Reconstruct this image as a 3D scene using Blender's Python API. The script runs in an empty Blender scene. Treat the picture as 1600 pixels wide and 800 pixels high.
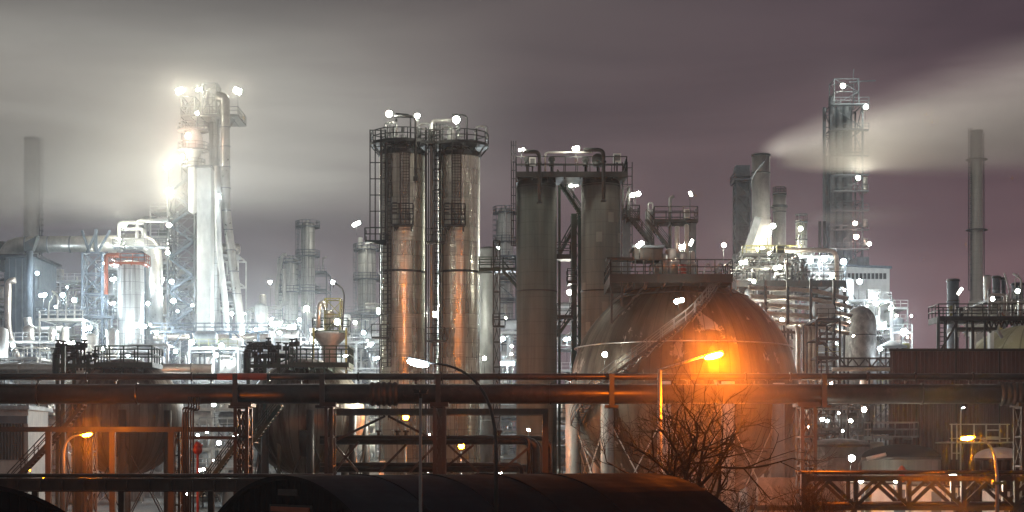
import bpy, math, random
from mathutils import Vector, Matrix
PI = math.pi
C = bpy.context.scene.collection
sc = bpy.context.scene
# ------------------------------------------------------------------ camera
F, HY, CZ = 2537.0, 720.0, 6.0          # focal length in photo pixels, horizon row, eye height
cd = bpy.data.cameras.new('camera'); cam = bpy.data.objects.new('camera', cd); C.objects.link(cam)
cam.location = (0, 0, CZ); cam.rotation_euler = (PI/2, 0, 0)
cd.sensor_width = 36; cd.lens = 36*F/1600; cd.shift_y = (HY-400)/1600; cd.clip_end = 4000; cd.clip_start = .5
sc.camera = cam
# ------------------------------------------------------------------ render settings
sc.view_settings.view_transform = 'Standard'; sc.view_settings.look = 'None'
sc.view_settings.exposure = 0.0; sc.view_settings.gamma = 1.0; sc.view_settings.use_curve_mapping = False
cy = sc.cycles
cy.use_denoising = True
cy.max_bounces = 5; cy.diffuse_bounces = 2; cy.glossy_bounces = 2; cy.transmission_bounces = 2
cy.volume_bounces = 1; cy.transparent_max_bounces = 6
cy.sample_clamp_indirect = 3.0; cy.use_light_tree = True; cy.caustics_reflective = False; cy.caustics_refractive = False
try: cy.volume_step_rate = 1.0; cy.volume_max_steps = 96
except Exception: pass
# ------------------------------------------------------------------ night sky lit by the plant
HAZE = 0.00012
w = bpy.data.worlds.new('World'); sc.world = w; w.use_nodes = True
nt = w.node_tree; nt.nodes.clear()
def nd(t, tree=None, **k):
    n = (tree or nt).nodes.new(t)
    for a, b in k.items(): setattr(n, a, b)
    return n
class G:
    """tiny node-graph helper"""
    def __init__(s, tree): s.t = tree
    def link(s, a, b): s.t.links.new(a, b)
    def m(s, op, a, b=None, c=None, clamp=False):
        n = s.t.nodes.new('ShaderNodeMath'); n.operation = op; n.use_clamp = clamp
        for i, v in enumerate((a, b, c)):
            if v is None: continue
            if isinstance(v, (int, float)): n.inputs[i].default_value = v
            else: s.link(v, n.inputs[i])
        return n.outputs[0]
    def ss(s, v, lo, hi, a=0.0, b=1.0):
        n = s.t.nodes.new('ShaderNodeMapRange'); n.interpolation_type = 'SMOOTHSTEP'
        s.link(v, n.inputs[0]); n.inputs[1].default_value = lo; n.inputs[2].default_value = hi
        n.inputs[3].default_value = a; n.inputs[4].default_value = b
        return n.outputs[0]
    def mix(s, f, a, b, mode='MIX'):
        n = s.t.nodes.new('ShaderNodeMix'); n.data_type = 'RGBA'; n.blend_type = mode
        for k, v in ((0, f), (6, a), (7, b)):
            if isinstance(v, (int, float)): n.inputs[k].default_value = v
            elif isinstance(v, tuple): n.inputs[k].default_value = (*v[:3], 1)
            else: s.link(v, n.inputs[k])
        return n.outputs[2]
    def noise(s, vec, scale, detail=3, rough=.55, dist=0):
        n = s.t.nodes.new('ShaderNodeTexNoise'); n.inputs['Scale'].default_value = scale
        n.inputs['Detail'].default_value = detail; n.inputs['Roughness'].default_value = rough
        n.inputs['Distortion'].default_value = dist
        if vec is not None: s.link(vec, n.inputs['Vector'])
        return n.outputs['Fac']
    def sep(s, v):
        n = s.t.nodes.new('ShaderNodeSeparateXYZ'); s.link(v, n.inputs[0]); return n.outputs
    def comb(s, x, y, z):
        n = s.t.nodes.new('ShaderNodeCombineXYZ')
        for i, v in enumerate((x, y, z)):
            if isinstance(v, (int, float)): n.inputs[i].default_value = v
            else: s.link(v, n.inputs[i])
        return n.outputs[0]
    def map(s, v, scale):
        n = s.t.nodes.new('ShaderNodeMapping'); s.link(v, n.inputs[0]); n.inputs['Scale'].default_value = scale
        return n.outputs[0]
g = G(nt)
tc = nd('ShaderNodeTexCoord').outputs['Generated']
sx, sy, sz = g.sep(tc)
az = g.m('ARCTAN2', sx, sy)                     # 0 straight ahead, + to the right
el = g.m('ARCSINE', sz)
side = g.ss(az, -.30, .30)
low = g.ss(el, .30, .02)
col = g.mix(low, g.mix(side, (.125, .115, .108), (.068, .048, .060)), g.mix(side, (.135, .120, .136), (.172, .100, .110)))
cl = g.noise(g.comb(g.m('MULTIPLY', az, 2.2), g.m('MULTIPLY', el, 11), 3.1), 1.6, 4, .5, .4)
cl2 = g.noise(g.comb(g.m('MULTIPLY', az, 4), g.m('MULTIPLY', el, 26), 9.1), 2.2, 3, .5, .3)
col = g.mix(1.0, col, g.mix(g.ss(cl, .30, .72), (.80, .80, .82), (1.22, 1.2, 1.17)), 'MULTIPLY')
# low cloud lit from the furnaces, left half of the sky
bank = g.m('MULTIPLY', g.ss(az, .03, -.19), g.m('MULTIPLY', g.ss(el, .135, .175), g.ss(el, .30, .20)))
bank = g.m('MULTIPLY', bank, g.ss(cl2, .2, .75, .78, 1.05))
col = g.mix(g.m('MULTIPLY', bank, .95, clamp=True), col, (.47, .455, .41))
u = g.m('MULTIPLY', g.m('SUBTRACT', az, .150), 6.2)  # brightness of the right steam plume painted into the sky as a pale wedge
hw_ = g.m('ADD', .004, g.m('MULTIPLY', g.m('POWER', g.m('MAXIMUM', u, .001), .8), .034)); ctr = g.m('ADD', .1875, g.m('MULTIPLY', u, .022))
qq = g.m('DIVIDE', g.m('ADD', g.m('SUBTRACT', el, ctr), g.m('MULTIPLY', g.m('SUBTRACT', cl2, .5), g.m('MULTIPLY', hw_, .7))), hw_)
drift_glow = g.m('MULTIPLY', g.m('MULTIPLY', g.ss(qq, -1.15, -.25), g.ss(qq, 1.2, -.4)), g.m('MULTIPLY', g.ss(u, -.01, .10), g.ss(cl, .2, .7, .8, 1.05)))
col = g.mix(g.m('MULTIPLY', drift_glow, .92, clamp=True), col, (.50, .44, .39))
bg = nd('ShaderNodeBackground'); g.link(col, bg.inputs[0]); bg.inputs[1].default_value = 1.0
g.link(bg.outputs[0], nd('ShaderNodeOutputWorld').inputs[0])

# ------------------------------------------------------------------ helpers
def X(px, d): return (px-800)/F*d
def Z(py, d): return CZ+(HY-py)/F*d
def L(n, d): return n/F*d
def P(px, py, d): return Vector((X(px, d), d, Z(py, d)))

class MB:
    def __init__(s): s.v = []; s.f = []; s.sm = []
    def add(s, vs, fs, smooth=False):
        b = len(s.v); s.v += [tuple(v) for v in vs]
        s.f += [tuple(b+i for i in f) for f in fs]; s.sm += [smooth]*len(fs); return s
    def box(s, x0, x1, y0, y1, z0, z1):
        vs = [(x, y, z) for z in (z0, z1) for x, y in ((x0, y0), (x1, y0), (x1, y1), (x0, y1))]
        return s.add(vs, [(3,2,1,0),(4,5,6,7),(0,1,5,4),(1,2,6,5),(2,3,7,6),(3,0,4,7)])
    def beam(s, a, b, w=.15, h=None):
        h = h or w; a = Vector(a); b = Vector(b); d = b-a
        if d.length < 1e-5: return s
        d.normalize(); up = Vector((0,0,1)) if abs(d.z) < .95 else Vector((0,1,0))
        u = d.cross(up).normalized()*w/2; v = u.cross(d).normalized()*h/2
        vs = [p+q for p in (a, b) for q in (-u-v, u-v, u+v, -u+v)]
        return s.add(vs, [(3,2,1,0),(4,5,6,7),(0,1,5,4),(1,2,6,5),(2,3,7,6),(3,0,4,7)])
    def tube(s, pts, r, n=10, cap=True):
        pts = [Vector(p) for p in pts]; R = r if isinstance(r, (list, tuple)) else [r]*len(pts)
        N = len(pts); vs = []; u = None
        for i, p in enumerate(pts):
            t = (pts[min(i+1, N-1)]-pts[max(i-1, 0)])
            if t.length < 1e-7: t = Vector((0,0,1))
            t.normalize()
            if u is None:
                u = t.orthogonal().normalized()
            else:
                u = (u-t*u.dot(t))
                u = u.normalized() if u.length > 1e-4 else t.orthogonal().normalized()
            v = t.cross(u)
            k = 1.0
            if 0 < i < N-1:
                c = (pts[i]-pts[i-1]).normalized().dot((pts[i+1]-pts[i]).normalized())
                k = 1/max(.5, math.sqrt(max(0, (1+c)/2)))
            for j in range(n):
                a = 2*PI*j/n; vs.append(p+(u*math.cos(a)+v*math.sin(a))*R[i]*(k if N < 3 else min(k, 1.15)))
        fs = [(i*n+j, i*n+(j+1) % n, (i+1)*n+(j+1) % n, (i+1)*n+j) for i in range(N-1) for j in range(n)]
        s.add(vs, fs, True)
        if cap:
            b = len(s.v)-len(vs)
            s.f.append(tuple(b+j for j in reversed(range(n)))); s.f.append(tuple(b+(N-1)*n+j for j in range(n))); s.sm += [False, False]
        return s
    def pipe(s, pts, r, bend=None, n=10):
        pts = [Vector(p) for p in pts]; bend = bend or r*2.2; out = [pts[0]]
        for i in range(1, len(pts)-1):
            a, b, c = pts[i-1], pts[i], pts[i+1]
            d1 = (a-b); d2 = (c-b); k = min(bend, d1.length*.49, d2.length*.49)
            p1 = b+d1.normalized()*k; p2 = b+d2.normalized()*k
            for j in range(6):
                t = j/5; out.append(p1*(1-t)**2+b*2*t*(1-t)+p2*t*t)
        out.append(pts[-1]); return s.tube(out, r, n)
    def lathe(s, prof, c, n=32, axis='Z', smooth=True, closed=True):
        """prof: list of (radius, height) along the axis from point c"""
        vs = []; c = Vector(c)
        for r, h in prof:
            for j in range(n):
                a = 2*PI*j/n
                q = (r*math.cos(a), r*math.sin(a), h) if axis == 'Z' else ((h, r*math.cos(a), r*math.sin(a)) if axis == 'X' else (r*math.cos(a), h, r*math.sin(a)))
                vs.append(c+Vector(q))
        fl = axis == 'Y'
        fs = []
        for i in range(len(prof)-1):
            for j in range(n):
                f = (i*n+j, i*n+(j+1) % n, (i+1)*n+(j+1) % n, (i+1)*n+j)
                fs.append(f[::-1] if fl else f)
        s.add(vs, fs, smooth)
        if closed:
            b = len(s.v)-len(vs); m = len(prof)-1
            if prof[0][0] > 1e-3: s.f.append(tuple(b+j for j in (range(n) if fl else reversed(range(n))))); s.sm.append(False)
            if prof[m][0] > 1e-3: s.f.append(tuple(b+m*n+j for j in (reversed(range(n)) if fl else range(n)))); s.sm.append(False)
        return s
    def cyl(s, x, y, z0, z1, r, n=24): return s.lathe([(r, z0), (r, z1)], (x, y, 0), n)
    def ring(s, x, y, z, r, w, h, n=32):
        return s.lathe([(r, 0), (r+w, 0), (r+w, h), (r, h), (r, 0)], (x, y, z), n, smooth=False, closed=False)
    def ball(s, c, r, sub=1):
        n, m = (10, 6) if sub else (6, 4)
        return s.lathe([(max(1e-4, r*math.sin(PI*i/m)), -r*math.cos(PI*i/m)) for i in range(m+1)], c, n)

def mesh(name, mb, mat, off=(0,0,0)):
    me = bpy.data.meshes.new(name)
    ox, oy, oz = off
    me.from_pydata([(x-ox, y-oy, z-oz) for x, y, z in mb.v], [], mb.f)
    me.polygons.foreach_set('use_smooth', mb.sm); me.materials.append(mat); me.update()
    o = bpy.data.objects.new(name, me); C.objects.link(o); return o
USED = set()
class T:
    def __init__(s, name, label, cat, loc, group=None):
        s.o = bpy.data.objects.new(name, None); C.objects.link(s.o); s.o.empty_display_size = .5
        s.loc = Vector(loc); s.o.location = s.loc
        s.o['label'] = label; s.o['category'] = cat
        if group: s.o['group'] = group
    def part(s, name, mb, mat, parent=None, label=None):
        if not mb.f: return None
        o = mesh(name, mb, mat, s.loc); o.parent = parent or s.o
        if label: o['label'] = label
        return o
def solo(name, label, cat, mb, mat, loc=(0,0,0), group=None):
    o = mesh(name, mb, mat, loc); o.location = loc
    o['label'] = label; o['category'] = cat
    if group: o['group'] = group
    return o
def struct(name, mb, mat, kind='structure'):
    o = mesh(name, mb, mat); o['kind'] = kind; return o

# ------------------------------------------------------------------ materials
def material(name, build):
    m = bpy.data.materials.new(name); m.use_nodes = True; t = m.node_tree; t.nodes.clear()
    p = t.nodes.new('ShaderNodeBsdfPrincipled'); o = t.nodes.new('ShaderNodeOutputMaterial')
    t.links.new(p.outputs[0], o.inputs[0]); gg = G(t); build(gg, p, m); return m
def oc(gg): return gg.t.nodes.new('ShaderNodeTexCoord').outputs['Object']
def setc(gg, p, c):
    if isinstance(c, tuple): p.inputs['Base Color'].default_value = (*c, 1)
    else: gg.link(c, p.inputs['Base Color'])
def bump(gg, p, h, strength=.4, dist=.05):
    b = gg.t.nodes.new('ShaderNodeBump'); b.inputs['Strength'].default_value = strength; b.inputs['Distance'].default_value = dist
    gg.link(h, b.inputs['Height']); gg.link(b.outputs[0], p.inputs['Normal'])
def worn(name, c1, c2, rough=.5, metal=0., rust=None, rust_amt=.6, scale=.8, vert=.25, bmp=.15):
    """painted or bare metal: two tones of mottling, run-down streaks, optional rust"""
    def b(gg, p, m):
        v = oc(gg)
        n1 = gg.noise(v, scale, 5, .6); st = gg.noise(gg.map(v, (1, 1, vert)), scale*2.7, 4, .6)
        f = gg.ss(gg.m('ADD', gg.m('MULTIPLY', n1, .55), gg.m('MULTIPLY', st, .45)), .36, .64)
        c = gg.mix(f, c1, c2)
        if rust:
            rf = gg.ss(gg.noise(gg.map(v, (1, 1, vert*.8)), scale*1.6, 6, .7, .5), rust_amt-.06, rust_amt+.08)
            c = gg.mix(rf, c, rust)
            gg.link(gg.m('MULTIPLY', gg.m('SUBTRACT', 1.0, rf), metal), p.inputs['Metallic'])
        else: p.inputs['Metallic'].default_value = metal
        setc(gg, p, c)
        gg.link(gg.ss(n1, .3, .7, rough*.8, min(1, rough*1.25)), p.inputs['Roughness'])
        bump(gg, p, gg.noise(v, scale*9, 3), bmp, .02)
    return material(name, b)
def clad(name, c1, c2, rough=.32, metal=.85, row=1.5, seams=10, streak=None, bands=0.):
    """sheet-metal jacket wrapped round a vertical shell whose axis is the object's z"""
    def b(gg, p, m):
        v = oc(gg); x, y, z = gg.sep(v)
        zr = gg.m('DIVIDE', z, row); fr = gg.m('FRACT', zr); fl = gg.m('FLOOR', zr)
        ang = gg.m('MULTIPLY', gg.m('ADD', gg.m('ARCTAN2', y, x), PI), seams/(2*PI))
        af = gg.m('FRACT', ang); ai = gg.m('FLOOR', ang)
        line = gg.m('MAXIMUM', gg.ss(gg.m('ABSOLUTE', gg.m('SUBTRACT', fr, .5)), .455, .49), gg.ss(gg.m('ABSOLUTE', gg.m('SUBTRACT', af, .5)), .46, .49))
        wn = gg.t.nodes.new('ShaderNodeTexWhiteNoise'); gg.link(gg.comb(ai, fl, 0.5), wn.inputs['Vector'])
        c = gg.mix(wn.outputs['Value'], c1, c2)
        st = gg.noise(gg.map(v, (1.6, 1.6, .06)), 1.6, 5, .6)
        c = gg.mix(gg.ss(st, .42, .68), c, streak or tuple(q*.55 for q in c1))
        c = gg.mix(gg.m('MULTIPLY', line, .55), c, tuple(q*.35 for q in c1))
        setc(gg, p, c); p.inputs['Metallic'].default_value = metal
        gg.link(gg.m('ADD', gg.m('MULTIPLY', wn.outputs['Value'], .08), gg.ss(st, .3, .7, rough-.04, rough+.16)), p.inputs['Roughness'])
        h = gg.m('SUBTRACT', gg.m('MULTIPLY', gg.noise(v, .9, 3), .6), line)
        bump(gg, p, gg.m('ADD', h, gg.m('MULTIPLY', gg.noise(gg.map(v, (.12, .12, 5)), 1.0, 2), bands)), .22, .05)
    return material(name, b)
def gore(name, c1, c2, streak, n=44, rough=.38, metal=.7, dull=None):
    """spherical tank jacket: long orange-peel gores with run-down dirt"""
    def b(gg, p, m):
        v = oc(gg); x, y, z = gg.sep(v)
        ang = gg.m('MULTIPLY', gg.m('ADD', gg.m('ARCTAN2', y, x), PI), n/(2*PI))
        af = gg.m('FRACT', ang); ai = gg.m('FLOOR', ang)
        line = gg.ss(gg.m('ABSOLUTE', gg.m('SUBTRACT', af, .5)), .43, .49)
        wn = gg.t.nodes.new('ShaderNodeTexWhiteNoise'); wn.noise_dimensions = '1D'; gg.link(ai, wn.inputs['W'])
        wide = gg.noise(gg.comb(gg.m('MULTIPLY', ang, .30), gg.m('MULTIPLY', z, .07), 2.0), 1.5, 6, .65)
        c = gg.mix(wn.outputs['Value'], c1, c2)
        c = gg.mix(gg.ss(wide, .40, .62), c, streak)
        blot = gg.ss(gg.noise(gg.map(v, (1, 1, .45)), .42, 7, .68, .4), .585, .63)
        c = gg.mix(blot, c, dull or tuple(min(1, q*1.7) for q in c2))
        c = gg.mix(gg.m('MULTIPLY', line, .6), c, tuple(q*.3 for q in streak))
        setc(gg, p, c); p.inputs['Metallic'].default_value = metal
        gg.link(gg.ss(wide, .3, .7, rough-.06, rough+.18), p.inputs['Roughness'])
        bump(gg, p, gg.m('SUBTRACT', gg.m('MULTIPLY', gg.noise(v, .7, 3), .5), line), .35, .06)
    return material(name, b)
def concrete(name, c1, c2, patch=None):
    def b(gg, p, m):
        v = oc(gg); x, y, z = gg.sep(v)
        st = gg.noise(gg.map(v, (1.2, 1.2, .035)), 1.3, 6, .62); n2 = gg.noise(gg.map(v, (1, 1, .3)), .5, 5, .6)
        c = gg.mix(gg.ss(gg.m('ADD', gg.m('MULTIPLY', st, .6), gg.m('MULTIPLY', n2, .4)), .38, .62), c1, c2)
        fr = gg.m('FRACT', gg.m('DIVIDE', z, 1.25)); c = gg.mix(gg.m('MULTIPLY', gg.ss(gg.m('ABSOLUTE', gg.m('SUBTRACT', fr, .5)), .46, .49), .35), c, tuple(q*.5 for q in c1))
        if patch:
            ang = gg.m('MULTIPLY', gg.m('ARCTAN2', y, x), 3.2); zz = gg.m('DIVIDE', z, 1.0)
            wn = gg.t.nodes.new('ShaderNodeTexWhiteNoise'); gg.link(gg.comb(gg.m('FLOOR', ang), gg.m('FLOOR', zz), 4.0), wn.inputs['Vector'])
            c = gg.mix(gg.m('MULTIPLY', gg.m('GREATER_THAN', wn.outputs['Value'], .945), .75), c, patch)
        setc(gg, p, c); p.inputs['Roughness'].default_value = .85
        bump(gg, p, gg.noise(v, 6, 4), .3, .03)
    return material(name, b)
M = {}
M['dark'] = worn('dark_steel', (.012, .014, .015), (.024, .027, .027), .55, .1, (.06, .028, .016), .62)
M['darkgreen'] = worn('dark_green_steel', (.012, .028, .021), (.024, .052, .038), .5, .1, (.06, .03, .02), .66)
M['grey'] = worn('grey_steel', (.12, .13, .135), (.20, .21, .215), .5, .2, (.16, .09, .06), .68)
M['galv'] = worn('galvanised_steel', (.28, .29, .29), (.42, .43, .42), .38, .7)
M['pale'] = worn('pale_paint', (.36, .37, .37), (.50, .50, .48), .5, 0, (.25, .17, .12), .70)
M['blue'] = worn('blue_grey_paint', (.06, .075, .095), (.10, .125, .15), .5, 0, (.13, .08, .06), .68)
M['rust'] = worn('rusty_pipe', (.026, .024, .024), (.048, .041, .038), .36, .6, (.04, .024, .018), .62, vert=1)
M['brown'] = worn('brown_steel', (.018, .014, .013), (.034, .026, .023), .5, .2, (.045, .022, .014), .6)
M['orange'] = worn('red_orange_paint', (.20, .045, .018), (.28, .07, .028), .5, 0)
M['yellow'] = worn('yellow_paint', (.13, .125, .03), (.19, .18, .05), .5, 0)
M['red'] = worn('red_paint', (.22, .025, .015), (.32, .04, .03), .4, 0)
M['jacket'] = worn('pipe_jacket', (.42, .40, .36), (.58, .56, .52), .33, .85, vert=1)
M['jacketw'] = worn('warm_pipe_jacket', (.40, .32, .26), (.55, .47, .40), .36, .8, vert=1)
M['duct'] = worn('duct_jacket', (.34, .335, .31), (.48, .47, .44), .34, .8, (.20, .15, .11), .66)
M['clad_silver'] = clad('silver_cladding', (.52, .52, .46), (.66, .66, .59), .20, .74, 1.55, 9, (.36, .35, .29), 12.)
M['clad_grey'] = clad('grey_cladding', (.40, .41, .40), (.52, .53, .52), .42, .5, 1.9, 10)
M['clad_pale'] = clad('pale_cladding', (.55, .57, .56), (.66, .67, .65), .45, .35, 2.2, 8)
M['gore_brown'] = gore('brown_gores', (.062, .057, .044), (.110, .100, .076), (.030, .026, .020), 64, .48, .35, (.30, .28, .25))
M['gore_dark'] = gore('dark_gores', (.16, .145, .125), (.24, .215, .18), (.07, .052, .04), 40, .42, .6, (.28, .26, .22))
M['gore_olive'] = gore('olive_gores', (.36, .34, .21), (.44, .41, .26), (.30, .28, .18), 22, .5, .25, (.45, .43, .30))
M['conc_dark'] = concrete('dark_concrete', (.058, .066, .060), (.100, .107, .096))
M['conc'] = concrete('patched_concrete', (.110, .114, .104), (.170, .172, .156), (.23, .225, .20))
M['chim'] = concrete('chimney_concrete', (.48, .49, .45), (.60, .60, .55))
M['mottle'] = worn('mottled_tank', (.10, .095, .09), (.24, .23, .22), .6, .2, (.33, .31, .29), .60, .5, .7)
M['roof'] = worn('tarred_roof', (.003, .004, .007), (.007, .007, .011), .85, 0, None, .6, .5, 1)
M['roof'].node_tree.nodes['Principled BSDF'].inputs['Specular IOR Level'].default_value = .03
M['white'] = worn('white_sheet', (.46, .47, .46), (.58, .59, .57), .55, 0, (.4, .36, .3), .72)
M['black'] = worn('black_rubber', (.012, .012, .013), (.02, .02, .02), .7, 0)
M['bark'] = worn('bark', (.018, .013, .010), (.034, .025, .018), .9, 0, None, .6, 6, .4, .6)
def corr(gg, p, m):
    v = oc(gg); st = gg.noise(gg.map(v, (1, 1, .08)), .9, 5, .6)
    c = gg.mix(gg.ss(st, .35, .65), (.060, .036, .036), (.090, .056, .053))
    x, y, z = gg.sep(v); c = gg.mix(gg.m('MULTIPLY', gg.ss(gg.m('ABSOLUTE', gg.m('SUBTRACT', gg.m('FRACT', gg.m('DIVIDE', x, 6.0)), .5)), .485, .497), .5), c, (.03, .02, .02))
    setc(gg, p, c); p.inputs['Roughness'].default_value = .5; p.inputs['Metallic'].default_value = .15
M['corr'] = material('brown_corrugated_sheet', corr)
def groundm(gg, p, m):
    v = oc(gg); n = gg.noise(v, .15, 6, .6); n2 = gg.noise(v, 3, 4)
    setc(gg, p, gg.mix(gg.ss(n, .4, .6), (.04, .04, .04), (.075, .07, .062))); p.inputs['Roughness'].default_value = .9
    bump(gg, p, n2, .4, .05)
M['ground'] = material('plant_ground', groundm)
LCOL = {'w': (1.0, .97, .80), 'c': (.80, .93, 1.0), 'o': (1.0, .185, .001), 'p': (1.0, .62, .46), 's': (1.0, .21, .002)}
_lm = {}
def lampmat(kind, strength):
    k = (kind, round(strength, 1))
    if k not in _lm:
        m = bpy.data.materials.new('lamp_glow'); m.use_nodes = True; t = m.node_tree; t.nodes.clear()
        e = t.nodes.new('ShaderNodeEmission'); o = t.nodes.new('ShaderNodeOutputMaterial'); t.links.new(e.outputs[0], o.inputs[0])
        e.inputs[0].default_value = (*LCOL[kind], 1); e.inputs[1].default_value = strength
        m.cycles.emission_sampling = 'FRONT'; _lm[k] = m
    return _lm[k]

# ------------------------------------------------------------------ builders
def rail(mb, pts, h=1.1, r=.035, step=1.5, closed=False, mid=1):
    pts = [Vector(p) for p in pts]
    if closed: pts = pts+[pts[0]]
    for a, b in zip(pts, pts[1:]):
        n = max(1, round((b-a).length/step))
        for k in range(1, mid+2):
            q = Vector((0, 0, h*k/(mid+1))); mb.beam(a+q, b+q, r*2)
        for i in range(n+1):
            p = a.lerp(b, i/n); mb.beam(p, p+Vector((0, 0, h)), r*2)
def ladder(mb, a, z0, z1, face=(0, -1), cage=True, w=.5, r=.03):
    """vertical ladder with hoops at plan point a, hoops bulging towards 'face'"""
    ax, ay = a; f = Vector((face[0], face[1], 0)).normalized(); s = Vector((-f.y, f.x, 0))*w/2
    c = Vector((ax, ay, 0))
    for k in (-1, 1): mb.beam(c+s*k+Vector((0,0,z0)), c+s*k+Vector((0,0,z1+1)), r*2)
    z = z0
    while z < z1:
        mb.beam(c-s+Vector((0,0,z)), c+s+Vector((0,0,z)), r*1.6); z += .45
    if cage:
        z = z0+2.2
        hoop = [s, s*1.5+f*.3, s*1.1+f*.65, f*.75, -s*1.1+f*.65, -s*1.5+f*.3, -s]
        while z < z1+1:
            for p, q in zip(hoop, hoop[1:]): mb.beam(c+p+Vector((0,0,z)), c+q+Vector((0,0,z)), r*2)
            z += 1.1
        for q in hoop[1:-1:2]+[hoop[3]]: mb.beam(c+q+Vector((0,0,z0+2.2)), c+q+Vector((0,0,z1+1)), r*1.5)
def stairs(t, a, b, width=.9, mat=None, side=(0, 1), railh=1.0, rr=.035):
    """straight flight from a (low) to b (high), as parts of thing t"""
    mat = mat or M['dark']; a = Vector(a); b = Vector(b); s = Vector((side[0], side[1], 0)).normalized()*width
    st = MB(); tr = MB(); hr = MB()
    for q in (Vector(), s): st.beam(a+q, b+q, .08, .28)
    n = max(3, int((b.z-a.z)/.24))
    for i in range(n+1):
        p = a.lerp(b, i/n); tr.beam(p, p+s, .26, .05)
    for q in (Vector(), s):
        up = Vector((0,0,railh)); hr.beam(a+q+up, b+q+up, rr*2); hr.beam(a+q+up*.5, b+q+up*.5, rr*1.6)
        m = max(2, int((b-a).length/1.2))
        for i in range(m+1):
            p = a.lerp(b, i/m)+q; hr.beam(p, p+up, rr*2)
    t.part('stringer', st, mat); t.part('tread', tr, mat); t.part('handrail', hr, mat)
def deck_box(t, x0, x1, y0, y1, z, mat, th=.25, railh=1.1, rr=.035, sides='fblr', step=1.5):
    d = MB(); d.box(x0, x1, y0, y1, z-th, z)
    x = x0
    while x < x1:                                   # joists below the grating
        d.box(x, x+.1, y0+.02, y1-.02, z-th-.18, z-th-.003); x += 1.6
    t.part('deck', d, mat)
    r = MB(); e = .04
    if 'f' in sides: rail(r, [(x0+e, y0+e, z), (x1-e, y0+e, z)], railh, rr, step)
    if 'b' in sides: rail(r, [(x0+e, y1-e, z), (x1-e, y1-e, z)], railh, rr, step)
    if 'l' in sides: rail(r, [(x0+e, y0+e, z), (x0+e, y1-e, z)], railh, rr, step)
    if 'r' in sides: rail(r, [(x1-e, y0+e, z), (x1-e, y1-e, z)], railh, rr, step)
    t.part('railing', r, mat)
def lattice(mb, x0, x1, y0, y1, z0, z1, lev, w=.2, wb=.1, brace='x'):
    cs = [(x0, y0), (x1, y0), (x1, y1), (x0, y1)]; n = max(1, round((z1-z0)/lev))
    for x, y in cs: mb.beam((x, y, z0), (x, y, z1), w)
    for i in range(n+1):
        z = z0+(z1-z0)*i/n
        for (a, b), (c, d) in zip(cs, cs[1:]+cs[:1]):
            mb.beam((a, b, z), (c, d, z), wb*1.2)
            if i < n:
                zn = z0+(z1-z0)*(i+1)/n
                if brace == 'x' or (brace == 'z' and i % 2 == 0): mb.beam((a, b, z), (c, d, zn), wb)
                if brace == 'x' or (brace == 'z' and i % 2): mb.beam((c, d, z), (a, b, zn), wb)
def dished(r, z0, z1, k=.45, n=6, bottom=True):
    top = [(max(1e-3, r*math.cos(PI/2*i/n)), z1+r*k*math.sin(PI/2*i/n)) for i in range(n+1)]
    bot = [(max(1e-3, r*math.cos(PI/2*i/n)), z0-r*k*math.sin(PI/2*i/n)) for i in range(n, 0, -1)] if bottom else []
    return bot+[(r, z0)]+top
def vessel(t, x, y, z0, z1, r, mat, n=28, rings=True, parent=None, name='shell'):
    m = MB(); m.lathe(dished(r, z0, z1, .4, 6, False), (x, y, 0), n); o = t.part(name, m, mat, parent)
    if rings:
        q = MB(); z = z0+3
        while z < z1: q.ring(x, y, z, r, .07, .12, n); z += (z1-z0)/max(1, round((z1-z0)/7))
        t.part('stiffener_ring', q, mat, o)
    return o
def drum(mb, x0, x1, y, z, r, n=18, k=.4):
    p = [(max(1e-3, r*math.sin(PI/2*i/5)), x0+r*k*(1-math.sin(PI/2*i/5))-r*k*0) for i in range(0)]
    prof = [(1e-3, x0-r*k)]+[(r*math.sin(PI/2*i/5), x0-r*k*math.cos(PI/2*i/5)) for i in range(1, 6)]+[(r*math.cos(PI/2*i/5), x1+r*k*math.sin(PI/2*i/5)) for i in range(0, 5)]+[(1e-3, x1+r*k)]
    mb.lathe(prof, (0, y, z), n, 'X')

def bulb_obj(t, c, r, kind, I, parent=None, name='bulb'):
    m = MB(); m.ball(c, r)
    return t.part(name, m, lampmat(kind, I/(PI*r*r)), parent)
_fr = random.Random(77)
def flood(px, py, d, label, I=60, r=.22, kind='w', drop=3.0, face=-1, tube=None, name='floodlight', group='floodlights in the plant'):
    """work light on a short mast: mast, housing with a hood, glowing glass"""
    c = P(px, py, d); t = T(name, label, 'floodlight', (c.x, c.y, c.z-drop), group)
    r *= _fr.uniform(.62, 1.05); m = MB(); m.tube([(c.x, c.y+.5, c.z-drop*.8), (c.x, c.y+.5, c.z+.05)], .035, 6); m.beam((c.x, c.y+.5, c.z), (c.x, c.y+.2, c.z), .06)
    t.part('mast', m, M['dark'])
    h = MB(); R = r*.95
    h.lathe([(R*.35, .42), (R*.8, .36), (R*1.0, .12), (R*1.0, .05), (R*.9, .05), (R*.7, .30)], (c.x, c.y, c.z), 12, 'Y', closed=False)
    t.part('housing', h, M['dark'])
    b = MB()
    if tube:            # long fluorescent or slanted batten
        dx, dz = tube; b.tube([(c.x-dx, c.y, c.z-dz), (c.x+dx, c.y, c.z+dz)], r, 8)
        t.part('bulb', b, lampmat(kind, I/(PI*r*r*3)))
    elif _fr.random() < .3:
        for k in (-1, 1): bulb_obj(t, (c.x+k*r*.95, c.y, c.z+k*r*.2), r*.72, kind, I*.5)
    else: bulb_obj(t, c, r, kind, I)
    return t
rnd = random.Random(7)
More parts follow.
